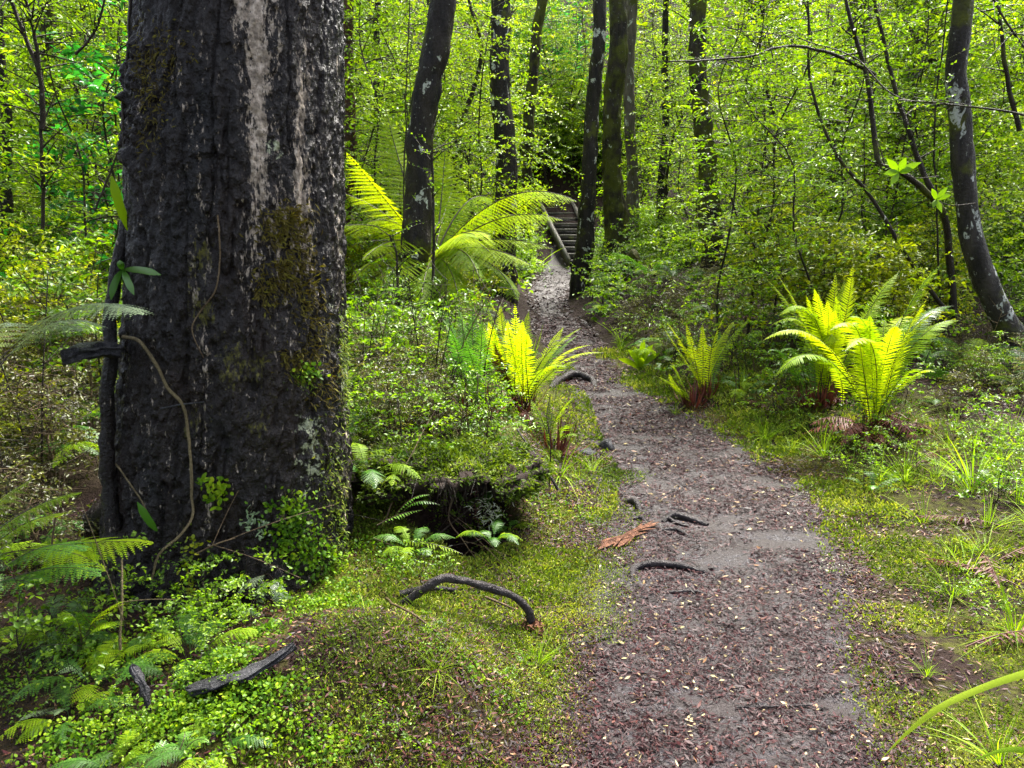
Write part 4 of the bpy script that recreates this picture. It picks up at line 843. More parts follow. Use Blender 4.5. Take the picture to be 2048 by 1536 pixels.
for q in [(2010, 1060, 2.6, .4, 'red-brown dead frond lying under the edge of the tall grass tuft'), (1990, 1130, .4, .45, 'russet dead frond pointing out of the picture on the near verge'), (1960, 1110, -1.9, .35, 'dead frond hanging down the litter toward the lone yellow grass tuft'), (2040, 1180, 2.2, .4, 'dark dead frond on the litter at the very edge of the near verge'), (1930, 1300, .2, .35, 'dead frond in the shade before the lush cut-off grass tuft'), (1550, 830, 1.9, .4, 'bright rust-red dead frond standing beside the small drooping crown fern'), (1830, 935, .6, .4, 'purple-brown dead frond at the foot of the biggest crown fern'), (1530, 640, 2.9, .5, 'rusty dead frond lying on the bank behind the drooping crown fern'), (960, 1090, 1.9, .2, 'orange dead frond in the mouth of the dark hollow')]: fallen_frond(*q[:4], q[4], rng.uniform(.2, .6))
thicket('low', 20, 715, 970, 4.6, 7.2, 1.4, 2.2, 'knee-high leafy seedling in the tangled bank before the tree fern', 'tall seedlings before the tree fern', 0, keep=False)
thicket('low', 14, 1430, 2100, 5.8, 7.5, 1.3, 2.2, 'knee-high leafy seedling in the scrub round the crown ferns', 'tall seedlings round the crown ferns', 0, keep=False)
thicket('fern', 12, 1178, 1330, 7.5, 15, .45, .8, 'green fern on the slope under the trunks nearest the steps', 'ferns on the slope near the steps', 0, keep=False)
thicket('low', 26, 1178, 1360, 7, 15, 1.2, 2.4, 'small leafy shrublet on the slope under the trunks nearest the steps', 'shrublets on the slope near the steps', 0, keep=False)
thicket('fern', 10, 715, 990, 3.7, 4.9, .28, .5, 'small fern in the tangle round the mossy hummock', 'ferns round the hummock', 0, keep=False)
thicket('low', 18, 715, 1010, 3.5, 4.9, .6, 1.3, 'leafy seedling in the tangle round the mossy hummock', 'seedlings round the hummock', 0, keep=False)
thicket('tuft', 16, 640, 1090, 1.9, 3.4, .25, .5, 'thin short grass tuft on the mossy mound', 'short grass tufts on the mound', 0, keep=False)
upright(16, 715, 1000, 3.6, 4.6, .2, .5, 'short bare upright stem in the tangle round the mossy hummock', 'bare stems round the hummock')
# grass tufts along the path
for i, (px, py, s, lab) in enumerate([(1120, 950, .8, 'bright green grass tuft tight against the small lime fern at the path edge'), (1160, 960, .75, 'second grass tuft by the small lime fern, a little nearer the path'), (1185, 945, .55, 'sparse little grass tuft on the bare edge of the path'),
        (1530, 880, .7, 'first grass tuft where the far path edge begins to widen'), (1580, 905, .6, 'small grass tuft just before the crown fern skirt'), (1650, 915, .9, 'arching grass tuft under the brown skirt of the crown fern'),
        (1700, 955, .8, 'wispy yellow-green grass tuft on the moss in front of the crown fern'), (1760, 965, .8, 'grass tuft in the mossy verge between two wispier tufts'), (1810, 965, .7, 'pale grass tuft on the verge below the dead purple frond'), (1875, 955, .75, 'grass tuft beside the long-bladed tuft near the bent trunk'),
        (1945, 985, 1.15, 'biggest long-bladed grass tuft near the foot of the bent trunk'), (1990, 950, 1., 'tall grass tuft behind the biggest long-bladed one'), (1905, 1195, .6, 'lone yellow-green grass tuft on the brown litter of the near verge'), (2030, 1270, .75, 'lush grass tuft cut by the picture edge, above the long arching blade'),
        (1905, 1110, .45, 'little grass tuft by pale stones on the verge'), (2000, 1530, .6, 'grass tuft below the long arching blade'), (1480, 1500, .01, None), (1420, 850, .5, 'low grass tuft on the moss below the slender comb fern'), (1350, 830, .4, 'tiny grass tuft on the inside bend of the path'),
        (1075, 1330, .35, 'thin grass tuft at the toe of the mossy mound'), (980, 1440, .3, 'tiny grass tuft on the slope of the mossy mound'), (875, 1345, .3, 'small drooping grass tuft on top of the mossy mound'), (1050, 1190, .3, 'small grass tuft near the arched black root'), (1855, 1350, .35, 'little grass tuft on the dark moss of the near verge'), (1240, 700, .7, 'grass tuft at the bend of the far path')]):
    if not lab: continue
    g = G(px, py); place('tuft', g[0], g[1], lab, None, s * 1.25, sink=.0)
g = G(1240, 690); place('sedge', g[0], g[1], 'broad-bladed sedge at the bend of the far path', None, .6, sink=0)
x, y = at(1065, 20.8); place('sedge', x, y, 'broad-bladed bright sedge at the foot of the wooden steps', None, 1.5, sink=0)
g = G(1280, 740); strap_leaves('strap_fern', 'glossy strap-leaved fern clump on the inside bend of the path', g, [(g + np.array([a, b, c]), g + np.array([a * .3, b * .3, c * .7])) for a, b, c in ((.03, .0, .30), (.12, .0, .25), (-.12, 0, .2), (-.22, -.05, .12), (.2, .05, .16), (.0, -.1, .14), (-.05, .05, .22))], .055, M['fern_lime'])
g = G(782, 960); strap_leaves('strap_fern', 'single bright tongue leaf standing on the bank beside the huge trunk', g, [(P(782, 895, g[1]), P(778, 930, g[1]))], .05, M['fern_lime'])
g = P(880, 960, 4.2); strap_leaves('strap_fern', 'narrow green tongue leaves on top of the mossy hummock', g, [(P(862, 915, 4.2), P(868, 930, 4.2)), (P(838, 925, 4.15), P(850, 930, 4.15))], .025, M['fern_lime'])
# the long blade arching into the picture
b = MB(); strip(b, spline([P(2120, 1330, 1.62), P(2048, 1348, 1.6), P(1960, 1378, 1.58), (P(1880, 1415, 1.56)), P(1815, 1465, 1.55), P(1765, 1515, 1.54)], 40)[::-1], .017, .9, prof=([0, .3, 1], [.05, .7, 1]))
b.tube(spline([G(2260, 1500), G(2200, 1480) + np.array([0, 0, .22]), P(2120, 1330, 1.62)], 14), .005, 5, tint=.5)
tag(b.build('flax_blade', M['grass']), 'long pale green blade arching in from the edge over the near verge', 'grass blade')
b = MB(); strip(b, spline([P(2080, 1505, 1.75), P(2010, 1500, 1.73), P(1940, 1522, 1.72)], 20), .016, .5, prof=([0, .4, 1], [1, .8, .05]))
tag(b.build('flax_blade', M['grass']), 'short green blade lying below the long arching blade', 'grass blade')

# ------------------------------------------------------------------ thin stems and branches with leaves in the thicket
def branch(label, pts, w0, w1, leafy=0, name='bare_branch', mat='twig', twigs=0, cat='branch', leafL=.034):
    pts = spline(pts, 60); t = thing(name, label, cat, pts[0]); b = MB()
    b.tube(pts + np.stack([n2(pts[:, 2] * 4 + k * 5, pts[:, 0] * 4, 1, 3, k) for k in range(3)], 1) * .012, np.linspace(w0, w1, 60), 7)
    lb = MB()
    for k in range(twigs):
        i = rng.integers(10, 59); d = nrm(rdir(1, .1)[0] + nrm(pts[i] - pts[i - 3]) * .6); l = rng.uniform(.15, .5)
        tw = bez(pts[i], pts[i] + d * l * .5, pts[i] + d * l - np.array([0, 0, .1 * l]), 8); b.tube(tw, np.linspace(w1 * .7, .0012, 8), 4, cap=False)
        m = leafy
        if m:
            u = rng.uniform(1, 7, m); q = tw[u.astype(int)]
            lb.leaves(q, rdir(m, 0) + d * .5, rdir(m, 1.2), leafL * rng.uniform(.6, 1.2, m), leafL * .5, tint=np.clip(rng.normal(.6, .2, m), 0, 1))
    b.build('stem', M[mat], t, pts[0])
    if lb.n: lb.build('foliage', M['leaf'], t, pts[0])
    return t
br = [('dark forked sapling stem rising behind the biggest crown fern to a crook', [P(1908, 640, 7.2), P(1900, 520, 7.2), P(1882, 420, 7.1), P(1852, 385, 7.0), (P(1800, 345, 6.9)), P(1762, 330, 6.85), P(1752, 290, 6.9), P(1738, 180, 7.0), P(1700, 40, 7.1), P(1680, -60, 7.2)], .036, .013),
      ('second dark limb leaning off the forked sapling stem', [P(1884, 425, 7.12), P(1850, 350, 7.2), P(1822, 280, 7.3), P(1800, 210, 7.4), P(1775, 120, 7.5), P(1740, -40, 7.6)], .028, .012),
      ('long slanting sapling stem crossing from the crown ferns up to the canopy', [P(1885, 615, 6.9), P(1800, 490, 6.9), P(1740, 390, 7.0), P(1690, 330, 7.0), P(1640, 240, 7.1), P(1622, 170, 7.2), P(1618, 60, 7.3), P(1610, -60, 7.4)], .020, .008),
      ('long arching branch sweeping level across the thicket in front of the mottled trunk', [P(1752, 150, 7.2), P(1712, 130, 7.1), P(1640, 98, 6.9), P(1560, 96, 6.7), P(1500, 112, 6.5), P(1420, 120, 6.3), P(1340, 122, 6.1)], .016, .005),
      ('thin branch drooping from the arching branch toward the forked stem', [P(1905, 210, 6.3), P(1800, 195, 6.5), P(1700, 110, 6.8), P(1560, 70, 7.0), P(1440, 60, 7.2)], .007, .003),
      ('thin level branch near the bent trunk high in the thicket', [P(2060, 232, 5.4), P(1960, 215, 5.5), P(1860, 205, 5.6), P(1780, 200, 5.7)], .008, .003),
      ('upright wand-thin stem in front of the bent grey trunk', [P(1880, 600, 7.4), P(1872, 400, 7.4), P(1868, 280, 7.4), P(1874, 180, 7.4), P(1890, 60, 7.4), P(1900, -50, 7.4)], .010, .006),
      ('black forked stem high beyond the bent grey trunk', [P(2040, 260, 7.5), P(2015, 150, 7.5), P(2000, 60, 7.5), P(1996, -50, 7.5)], .022, .014),
      ('thin twisted stem slanting over the top of the bent grey trunk', [P(1965, -30, 5.8), P(2010, 40, 5.7), P(2060, 110, 5.6)], .008, .006),
      ('pale bare branch leaning across the twiggy bank', [P(1550, 560, 8.0), P(1510, 495, 8.1), P(1475, 435, 8.2), P(1440, 330, 8.3)], .014, .006),
      ('dark crooked branch between leaning and lichen-blotched trunks', [P(905, 330, 13), P(925, 240, 13), P(955, 150, 13), P(962, 90, 13), P(940, 10, 13), P(930, -40, 13)], .045, .02),
      ('straight thin dead stem in front of the leaning trunk and tree fern', [P(866, 560, 6.8), P(868, 480, 6.8), P(866, 380, 6.85), P(862, 260, 6.9)], .014, .009),
      ('tall wand-thin stem left of the leaning trunk', [P(800, 620, 7.6), P(806, 430, 7.7), P(812, 200, 7.8), P(822, -40, 7.9)], .009, .005),
      ('pale crooked stem at the foot of the leaning trunk', [P(805, 680, 6.9), P(795, 560, 6.9), P(792, 500, 6.9), P(780, 470, 6.9)], .014, .008),
      ('thick dark forked stem high beyond the pale fern sprays', [P(88, 260, 6), P(76, 140, 6), P(50, 80, 6), P(22, 0, 6), P(0, -60, 6)], .020, .012),
      ('second dark stem joining the fork high beyond the pale fern sprays', [P(78, 140, 6), P(66, 70, 6), P(46, -30, 6)], .014, .010),
      ('thin pole stem below the dark fork beyond the huge trunk', [P(84, 460, 6), P(86, 340, 6), P(82, 200, 6)], .014, .011),
      ('thin slanting twig near the dark fork beyond the huge trunk', [P(150, 110, 5.5), P(190, 60, 5.5), P(212, -20, 5.5)], .009, .006),
      ('crooked thin stem under the fern sprays beyond the huge trunk', [P(190, 420, 5.2), P(240, 290, 5.2), P(252, 200, 5.2), P(236, 100, 5.2)], .007, .004)]
for lab, pts, w0, w1 in br: branch(lab, pts, w0, w1, leafy=9, twigs=16 if w1 < .014 else 8)
branch('dead grey stick leaning from the small lime fern to the ground', [P(1118, 982, 3.95), P(1085, 925, 4.0), P(1050, 880, 4.1), P(1035, 860, 4.2)], .008, .005, name='dead_stick', mat='root')
branch('dark upright dead twig in front of the small lime fern', [P(1100, 975, 4.0), P(1102, 880, 4.0), P(1095, 830, 4.05), P(1100, 790, 4.1)], .004, .002, twigs=3, name='dead_stick')
branch('long tan dead twig lying across the bank before the lime ferns', [P(900, 920, 4.3), P(970, 902, 4.3), P(1040, 898, 4.25), P(1090, 890, 4.2)], .004, .002, twigs=4, name='dead_stick', mat='twig_tan')
branch('thin tan stick slanting down the side of the dark hollow', [P(770, 1040, 3.2), P(800, 950, 3.3), P(830, 890, 3.45), P(870, 820, 3.6)], .004, .002, twigs=2, name='dead_stick', mat='twig_tan')
branch('long straight stick lying down the mossy mound', [G(770, 1205) + [0, 0, .012], G(850, 1260) + [0, 0, .012], G(960, 1345) + [0, 0, .012], G(1010, 1405) + [0, 0, .01]], .0045, .003, name='dead_stick', mat='twig_tan')
branch('grey dead root dangling in the mouth of the dark hollow', [P(905, 1000, 3.3), P(900, 1045, 3.2), (P(930, 1085, 3.15)), P(955, 1120, 3.12)], .004, .0015, twigs=5, name='dead_root', mat='twig_tan')
branch('dark twiggy stick leaning over the hollow from the hummock', [P(990, 930, 3.6), P(950, 1010, 3.35), P(880, 1070, 3.15), P(820, 1120, 3.05)], .005, .002, twigs=7, name='dead_stick', mat='twig')
branch('brown stick reaching across the mouth of the dark hollow', [P(745, 1075, 3.12), P(800, 1100, 3.08), P(860, 1140, 3.0)], .004, .002, twigs=3, name='dead_stick', mat='twig_tan')
branch('thin brown shoot in front of the huge trunk foot', [P(248, 1300, 2.05), P(246, 1210, 2.1), P(242, 1120, 2.15)], .0045, .003, twigs=2, name='dead_stick', mat='vine')
branch('reddish dead twig against the foot of the huge trunk', [P(400, 1105, 2.5), P(440, 1085, 2.5), P(470, 1075, 2.5)], .003, .002, twigs=3, name='dead_stick', mat='twig_tan')
# leafy sprig of large leaves hanging before the forked stem
def sprig(label, at_, leaves, L, mat):
    t = thing('leafy_sprig', label, 'sprig', at_); b = MB()
    for dx, dz in leaves: strip(b, bez(at_, np.asarray(at_) + np.array([dx * .5, -.02, dz * .5 + .01]), np.asarray(at_) + np.array([dx, -.03, dz]), 7), L * .42, .5, prof=([0, .2, .55, 1], [.1, .7, 1, .05]))
    b.build('foliage', mat, t, at_)
    s = MB(); s.tube(spline([at_, np.asarray(at_) + [.1, .02, -.03], np.asarray(at_) + [.28, .05, -.02]], 10), np.linspace(.0025, .004, 10), 5); s.build('stem', M['twig'], t, at_)
sprig('sprig of three big bright leaves hanging before the forked sapling stem', P(1798, 345, 5.2), [(-.10, .08), (.12, .06), (-.06, -.08), (.07, .02), (.02, .09), (-.11, -.01)], .11, M['leaf'])
sprig('lower sprig of big bright leaves by the forked sapling stem', P(1872, 400, 5.2), [(-.05, .07), (.03, -.08), (.08, .03), (-.03, -.05), (.05, .08)], .08, M['leaf'])

# ------------------------------------------------------------------ mossy hummock with the dark hollow under it
def hummock():
    c = np.array([HOL[0] - .07, HOL[1] + .05, 0]); zg = H(c[0] - .3, c[1] + .3)
    c[2] = zg - .02
    t = thing('mossy_hummock', 'moss-capped hummock with a black hollow opening under it, between trunk and path', 'hummock', c)
    nu, nv = 90, 44; a = np.linspace(0, 2 * np.pi, nu, endpoint=False); v = np.linspace(-.35, 1, nv)
    rx, ry, rz = .40, .38, .10
    ph = v[:, None] * np.pi / 2; A = a[None]
    x = np.cos(ph) * np.cos(A); y = np.cos(ph) * np.sin(A); z = np.sin(ph) + 0 * A
    q = np.stack([x, y, z], -1)
    nz = 1 + .30 * fbm((q * 3.0).reshape(-1, 3), 4, 77).reshape(nv, nu)
    V = q * nz[..., None] * np.array([rx, ry, rz]) + c
    i = np.arange(nv - 1)[:, None] * nu + np.arange(nu)[None]; j = np.arange(nv - 1)[:, None] * nu + (np.arange(nu)[None] + 1) % nu
    Q = np.stack([i, j, j + nu, i + nu], -1).reshape(-1, 4); fc = q.reshape(-1, 3)[Q].mean(1)
    hole = (fc[:, 1] < -.1) & (fc[:, 2] < .40 + .22 * fbm(fc * 4, 3, 5)) & (np.abs(fc[:, 0] - .08 + .14 * fbm(fc * 4 + 9, 2, 6)) < .50)
    b = MB(); b.add(V.reshape(-1, 3), Q[~hole]); o = b.build('cap', M['soil'], t, c, smooth=True)
    so = o.modifiers.new('thick', 'SOLIDIFY'); so.thickness = .05; so.offset = -1
    ok = Q[~hole]; f = ok[rng.integers(0, len(ok), 20000)]; pos = V.reshape(-1, 3)[f].mean(1) + rng.normal(size=(20000, 3)) * .008; nn = nrm(pos - c + np.array([0, 0, .1]))
    m = MB(); N = len(pos); m.leaves(pos, nn * .6 + rdir(N, 0) * .8, rdir(N, .8), rng.uniform(.012, .03, N), .009, tint=np.clip(.45 + .3 * fbm(pos * 9, 3, 4) + rng.normal(0, .15, N), 0, 1)); m.build('moss', M['moss'], t, c)
    e = V.reshape(-1, 3)[Q[hole]].mean(1); top = e[(e[:, 2] > c[2] + .03)]; top = top[rng.integers(0, len(top), 34)]
    h = MB(); N = len(top); h.blades(top + np.array([0, -.01, .03]), rng.normal(size=(N, 3)) * .3 + np.array([0, -.15, -1]), np.array([0, -1., 0]), rng.uniform(.05, .18, N), .0035, k=4, prof=([0, 1], [1, .3]), tint=rng.uniform(.2, .9, N))
    h.build('hanging_roots', M['twig'], t, c)
    w = P(975, 1020, c[1] - .28); l = MB(); N = 110; pos = w + rng.normal(size=(N, 3)) * np.array([.035, .02, .05]); l.leaves(pos, rdir(N, -.6), rdir(N, .4), .03, .004, tint=rng.random(N)); l.build('lichen_beard', M['lichen_tuft'], t, c)
hummock()

# ------------------------------------------------------------------ roots, wood and other things lying on the ground
def lay(label, name, cat, px, r0, r1, mat='root', lift=None, n=46, ysc=.22):
    pts = [G(a, b) for a, b in px]; lift = [0] * len(px) if lift is None else lift
    pts = [p + np.array([0, 0, l]) for p, l in zip(pts, lift)]; c = spline(pts, n)
    b = MB(); b.tube(c, np.interp(np.linspace(0, 1, n), [0, .2, .7, 1], [r0 * .7, r0, (r0 + r1) / 2, r1]), 10, disp=lambda p, r: r * ysc * fbm((p * 22).reshape(-1, 3), 3, 2).reshape(r.shape))
    return tag(b.build(name, M[mat], None, pts[0], smooth=True), label, cat)
# the arched black root: seen standing clear of the ground, so give it its own height
def arch():
    pp = [(795, 1195, .0), (850, 1178, .01), (880, 1158, 0), (920, 1160, 0), (985, 1178, 0), (1030, 1195, 0), (1055, 1220, 0), (1063, 1252, 0)]
    ya, yb = G(800, 1215)[1], G(1063, 1254)[1]; pts = [P(a, b, ya + (yb - ya) * (a - 795) / 268 - .008 * math.sin((a - 795) / 268 * 3.14)) for a, b, _ in pp]
    pts[0] = G(770, 1205) - np.array([0, 0, .06]); pts[-1] = G(1063, 1254); pts.append(pts[-1] - np.array([0, .0, .06])); c = spline(pts, 60)
    b = MB(); b.tube(c, np.interp(np.linspace(0, 1, 60), [0, .15, .8, 1], [.022, .016, .0145, .014]), 14, disp=lambda p, r: r * .28 * fbm((p * 26).reshape(-1, 3), 4, 2).reshape(r.shape))
    tag(b.build('arched_root', M['root'], None, pts[0], smooth=True), 'thick black root arching out of the bank and diving into red litter', 'root')
    c2 = spline([G(800, 1200) + [0, 0, .02], G(850, 1192) + [0, 0, .03], G(910, 1186) + [0, 0, .01]], 20); b = MB(); b.tube(c2, np.linspace(.014, .008, 20), 8); tag(b.build('arched_root', M['root'], None, c2[0], smooth=True), 'thin offshoot lying along the start of the arched black root', 'root')
arch()
lay('forked dark root crossing the path beside the orange bark strip', 'path_root', 'root', [(1415, 1052), (1385, 1043), (1345, 1036), (1325, 1045)], .017, .012, lift=[.0, .012, .016, .0])
lay('lower prong of the forked dark root on the path', 'path_root', 'root', [(1335, 1038), (1350, 1048), (1390, 1058)], .010, .004, lift=[.01, .008, -.002])
lay('short curved root half sunk in the path below the forked one', 'path_root', 'root', [(1325, 1062), (1350, 1064), (1385, 1078)], .012, .006, lift=[.004, .01, -.004])
lay('long grey root humping across the middle of the path', 'path_root', 'root', [(1264, 1158), (1268, 1142), (1300, 1136), (1360, 1138), (1400, 1145), (1440, 1150)], .018, .008, lift=[-.01, .01, .016, .014, .004, -.01])
lay('thin twisted root flush with the path below the long grey one', 'path_root', 'root', [(1310, 1184), (1350, 1188), (1385, 1187), (1440, 1200)], .008, .004, lift=[-.003, .005, .008, -.004])
lay('dark root stub at the mossy edge of the path', 'path_root', 'root', [(1248, 1004), (1268, 1010), (1282, 1026)], .018, .012, lift=[.0, .02, -.01])
lay('small dark root knot below the mossy edge stub', 'path_root', 'root', [(1262, 1040), (1280, 1040), (1296, 1048)], .013, .008, lift=[.0, .01, -.01])
lay('mossy root humped over the narrow part of the path', 'path_root', 'root', [(1100, 776), (1125, 764), (1150, 758), (1180, 764), (1192, 776)], .035, .03, lift=[-.02, .03, .05, .03, -.03])
lay('dark stick lying at the toe of the mossy mound', 'stick', 'stick', [(1150, 1290), (1190, 1285), (1225, 1275)], .006, .004, lift=[.006] * 3)
lay('thin long stick lying across the lower path', 'stick', 'stick', [(1470, 1420), (1540, 1418), (1620, 1414)], .004, .003, lift=[.006] * 3)
lay('thin stick on the path near the mossy mound', 'stick', 'stick', [(1190, 1338), (1250, 1346), (1300, 1352)], .004, .003, lift=[.006] * 3)
lay('pale twig beside the arched root on the litter', 'stick', 'stick', [(1075, 1222), (1105, 1220), (1140, 1216)], .005, .003, 'twig_tan', lift=[.008] * 3)
lay('thin pale twig by the end of the arched root', 'stick', 'stick', [(970, 1210), (1000, 1222), (1030, 1235)], .005, .003, 'twig_tan', lift=[.03] * 3)
b = MB()
for k in range(11):
    o1, o2 = rng.normal(size=2) * 9, rng.normal(size=2) * 9; a_, b_ = rng.uniform(0, .35), rng.uniform(.6, 1)
    q = [np.array([1198, 1110]) * (1 - t_) + np.array([1330, 1042]) * t_ for t_ in (a_, (a_ + b_) / 2, b_)]
    pts = [G(q[0][0] + o1[0], q[0][1] + o1[1] * .6) + [0, 0, .008 + .012 * rng.random()], G(*q[1]) + [0, 0, .018 + .015 * rng.random()], G(q[2][0] + o2[0], q[2][1] + o2[1] * .6) + [0, 0, .008]]
    strip(b, spline(pts, 12), rng.uniform(.010, .026), rng.random(), up=np.array([.1, -.3, 1]) + rng.normal(size=3) * .3, prof=([0, .1, .8, 1], [.3, 1, .7, .05]))
tag(b.build('bark_strip', M['wood_red']), 'long splintered strip of orange bark lying on the path beside the forked root', 'bark')
g = G(1068, 1258); N = 260; b = MB(); pos = g + rng.normal(size=(N, 3)) * np.array([.045, .03, 0]); pos[:, 2] = hgt(pos[:, 0], pos[:, 1]) + rng.uniform(0, .03, N) * np.exp(-(((pos - g) / .05)[:, :2] ** 2).sum(1))
b.blades(pos, rdir(N, .1), rdir(N, 1.2), rng.uniform(.012, .03, N), .009, k=2, prof=([0, .5, 1], [.4, 1, .3]), tint=rng.random(N)); tag(b.build('bark_heap', M['wood_red']), 'heap of red crumbled bark where the arched root enters the ground', 'bark')
bark_slab('weathered_wood', 'grey weathered slab of wood curving over the near mossy bank', [G(375, 1398) + [0, 0, .02], G(450, 1388) + [0, 0, .035], G(525, 1368) + [0, 0, .05], G(592, 1330) + [0, 0, .06]], .032, .010, M['wood_grey'], 'wood')
bark_slab('weathered_wood', 'narrow grey piece of wood standing below the weathered slab', [P(262, 1330, 1.85), P(285, 1370, 1.83), P(300, 1425, 1.82)], .012, .008, M['wood_grey'], 'wood')
def rock(label, p, sx, sy, sz, mat):
    nu, nv = 28, 16; a = np.linspace(0, 2 * np.pi, nu, endpoint=False); v = np.linspace(-.5, .5, nv) * np.pi; q = np.stack([np.cos(v)[:, None] * np.cos(a), np.cos(v)[:, None] * np.sin(a), np.sin(v)[:, None] + 0 * a], -1)
    V = q * (1 + .22 * fbm((q * 2).reshape(-1, 3), 3, 8).reshape(nv, nu))[..., None] * np.array([sx, sy, sz]) + p
    i = np.arange(nv - 1)[:, None] * nu + np.arange(nu)[None]; j = np.arange(nv - 1)[:, None] * nu + (np.arange(nu)[None] + 1) % nu
    b = MB(); b.add(V.reshape(-1, 3), np.stack([i, j, j + nu, i + nu], -1).reshape(-1, 4)); return tag(b.build('path_rock', mat, None, p, smooth=True), label, 'rock')
rock('grey pointed rock poking up from the path near the small lime fern', G(1212, 898), .05, .05, .07, M['wood_grey'])
rock('flat grey rock at the edge of the path by the pointed rock', G(1165, 905), .08, .06, .03, M['wood_grey'])

def clump(name, label, cat, centre, n, sx, sy, sz, mat, L, W, up=.4, stalky=0, surf=None):
    """a cushion of small leaves over the ground (or over given surface points)"""
    if surf is None:
        a = rng.normal(size=(n, 2)) * .5; x = centre[0] + a[:, 0] * sx * 1.35; y = centre[1] + a[:, 1] * sy * 1.35; kk = n2(x, y, 7, 3, 120) > rng.uniform(-.55, .45, n); a, x, y = a[kk], x[kk], y[kk]; n = len(x)
        pos = np.stack([x, y, hgt(x, y) + sz * rng.random(n) * np.exp(-(a ** 2).sum(1))], 1); nb = np.tile([0, -.25, 1.], (n, 1))
    else: pos, nb = surf
    N = len(pos); b = MB(); d = nb * up + rng.normal(size=(N, 3)) * .6; nr = nrm(nb + rng.normal(size=(N, 3)) * .5)
    Ls = L * rng.uniform(.6, 1.25, N); tn = np.clip(.5 + .25 * fbm(pos * 14, 3, 3) + rng.normal(0, .16, N), 0, 1)
    b.blades(pos, d, nr, Ls, W * rng.uniform(.8, 1.2, N), bend=rng.uniform(.1, .5, N), k=4, prof=([0, .2, .5, .8, 1], [.3, .7, 1, .85, .4]), tint=tn)
    return tag(b.build(name, M[mat], None, pos.mean(0)), label, cat)
def tclump(label, spots, n, L, W, name='liverwort', cat='liverwort', mat='liverwort'):
    ps, ns = [], []
    for px, py, rx, ry, k in spots:
        for u, v in rng.normal(size=(k, 2)) * .5:
            xx = min(px + u * rx, 692); q, m = tsurf(xx, py + v * ry, rng.uniform(.005, .035)); ps.append(q); ns.append(m * .7 + np.array([0, 0, .35]))
    return clump(name, label, cat, None, 0, 0, 0, 0, mat, L, W, surf=(np.array(ps), np.array(ns)), up=.7)
tclump('big bright leafy clump growing on the lower front of the huge trunk', [(585, 1040, 50, 45, 200), (600, 1090, 60, 40, 220), (570, 1080, 40, 50, 120), (620, 1130, 60, 40, 170), (580, 1000, 35, 25, 60), (655, 1115, 25, 40, 70), (535, 1008, 14, 8, 16)], 0, .014, .013)
tclump('small yellow-green sprig hanging on the dark middle of the trunk', [(420, 962, 32, 14, 34), (440, 980, 22, 20, 34), (428, 1000, 12, 18, 16)], 0, .022, .014, 'clinging_sprig', 'plant')
tclump('teal feathery moss tuft left of the big bright leafy clump', [(495, 1035, 16, 16, 30), (522, 1055, 12, 18, 24)], 0, .018, .008, 'moss_tuft', 'moss', 'fern_pale')
tclump('round bright moss tuft high on the lit edge of the trunk', [(612, 745, 26, 18, 80)], 0, .014, .012, 'moss_tuft', 'moss', 'liverwort')
tclump('trailing leafy sprig with pale buds hanging down the trunk foot', [(380, 1120, 14, 60, 40), (390, 1090, 26, 20, 22), (385, 1180, 14, 40, 26)], 0, .016, .011, 'clinging_sprig', 'plant', 'leaf_yellow')
for px, py, n, sx, sy, sz, lab in [(90, 1490, 420, .16, .10, .05, 'dark leafy cushion in the bottom corner of the near bank'), (70, 1380, 360, .16, .10, .05, 'leafy cushion among ferns low on the near bank'), (180, 1330, 300, .14, .08, .05, 'leafy cushion between fern sprigs under the huge trunk'), (330, 1280, 260, .14, .06, .04, 'thin leafy cushion just below the shaded trunk foot'), (640, 1215, 420, .16, .09, .04, 'bright leafy mat along the foot of the huge trunk'), (750, 1120, 520, .16, .16, .05, 'yellow-green leafy mat between trunk and arched root'), (480, 1445, 900, .17, .10, .06, 'biggest bright leafy cushion at the bottom of the near bank'),
                                   (450, 1335, 320, .10, .05, .05, 'yellow leafy cushion just above the weathered wood slab'), (230, 1440, 420, .16, .10, .04, 'patchy green leafy mat beside the biggest bright cushion'), (240, 1350, 260, .14, .08, .04, 'thin green leafy mat on the dark near bank'),
                                   (330, 1460, 300, .10, .07, .04, 'leafy cushion with an orange leaf on it on the near bank'), (560, 1255, 240, .14, .05, .03, 'thin bright leafy fringe above the mossy mound'), (1100, 1010, 420, .22, .16, .03, 'pale green leafy mat at the bend of the path'), (930, 940, 420, .22, .18, .05, 'yellow-green leafy mat on top of the hummock bank'),
                                   (620, 1500, 160, .10, .06, .03, 'small leafy patch at the edge of the biggest cushion'), (1000, 1400, 160, .12, .06, .02, 'scattered green leafy patch on the side of the mound'), (660, 1180, 200, .10, .06, .04, 'bright leafy tuft at the lit corner of the trunk')]:
    clump('liverwort', lab, 'liverwort', G(px, py), int(n * 3), sx, sy, sz, 'liverwort', .0105, .0085)
clump('lichen_tuft', 'pale cream lichen tuft lying on the edge of the path', 'lichen', G(1645, 1122), 420, .07, .04, .05, 'lichen_tuft', .012, .004)
clump('lichen_tuft', 'thin scatter of pale lichen beside the cream tuft', 'lichen', G(1675, 1138), 150, .08, .03, .015, 'lichen_tuft', .010, .004)
clump('lichen_tuft', 'pale lichen crumbs on the mossy verge near the bend', 'lichen', G(1618, 988), 120, .07, .04, .015, 'lichen_tuft', .012, .005)
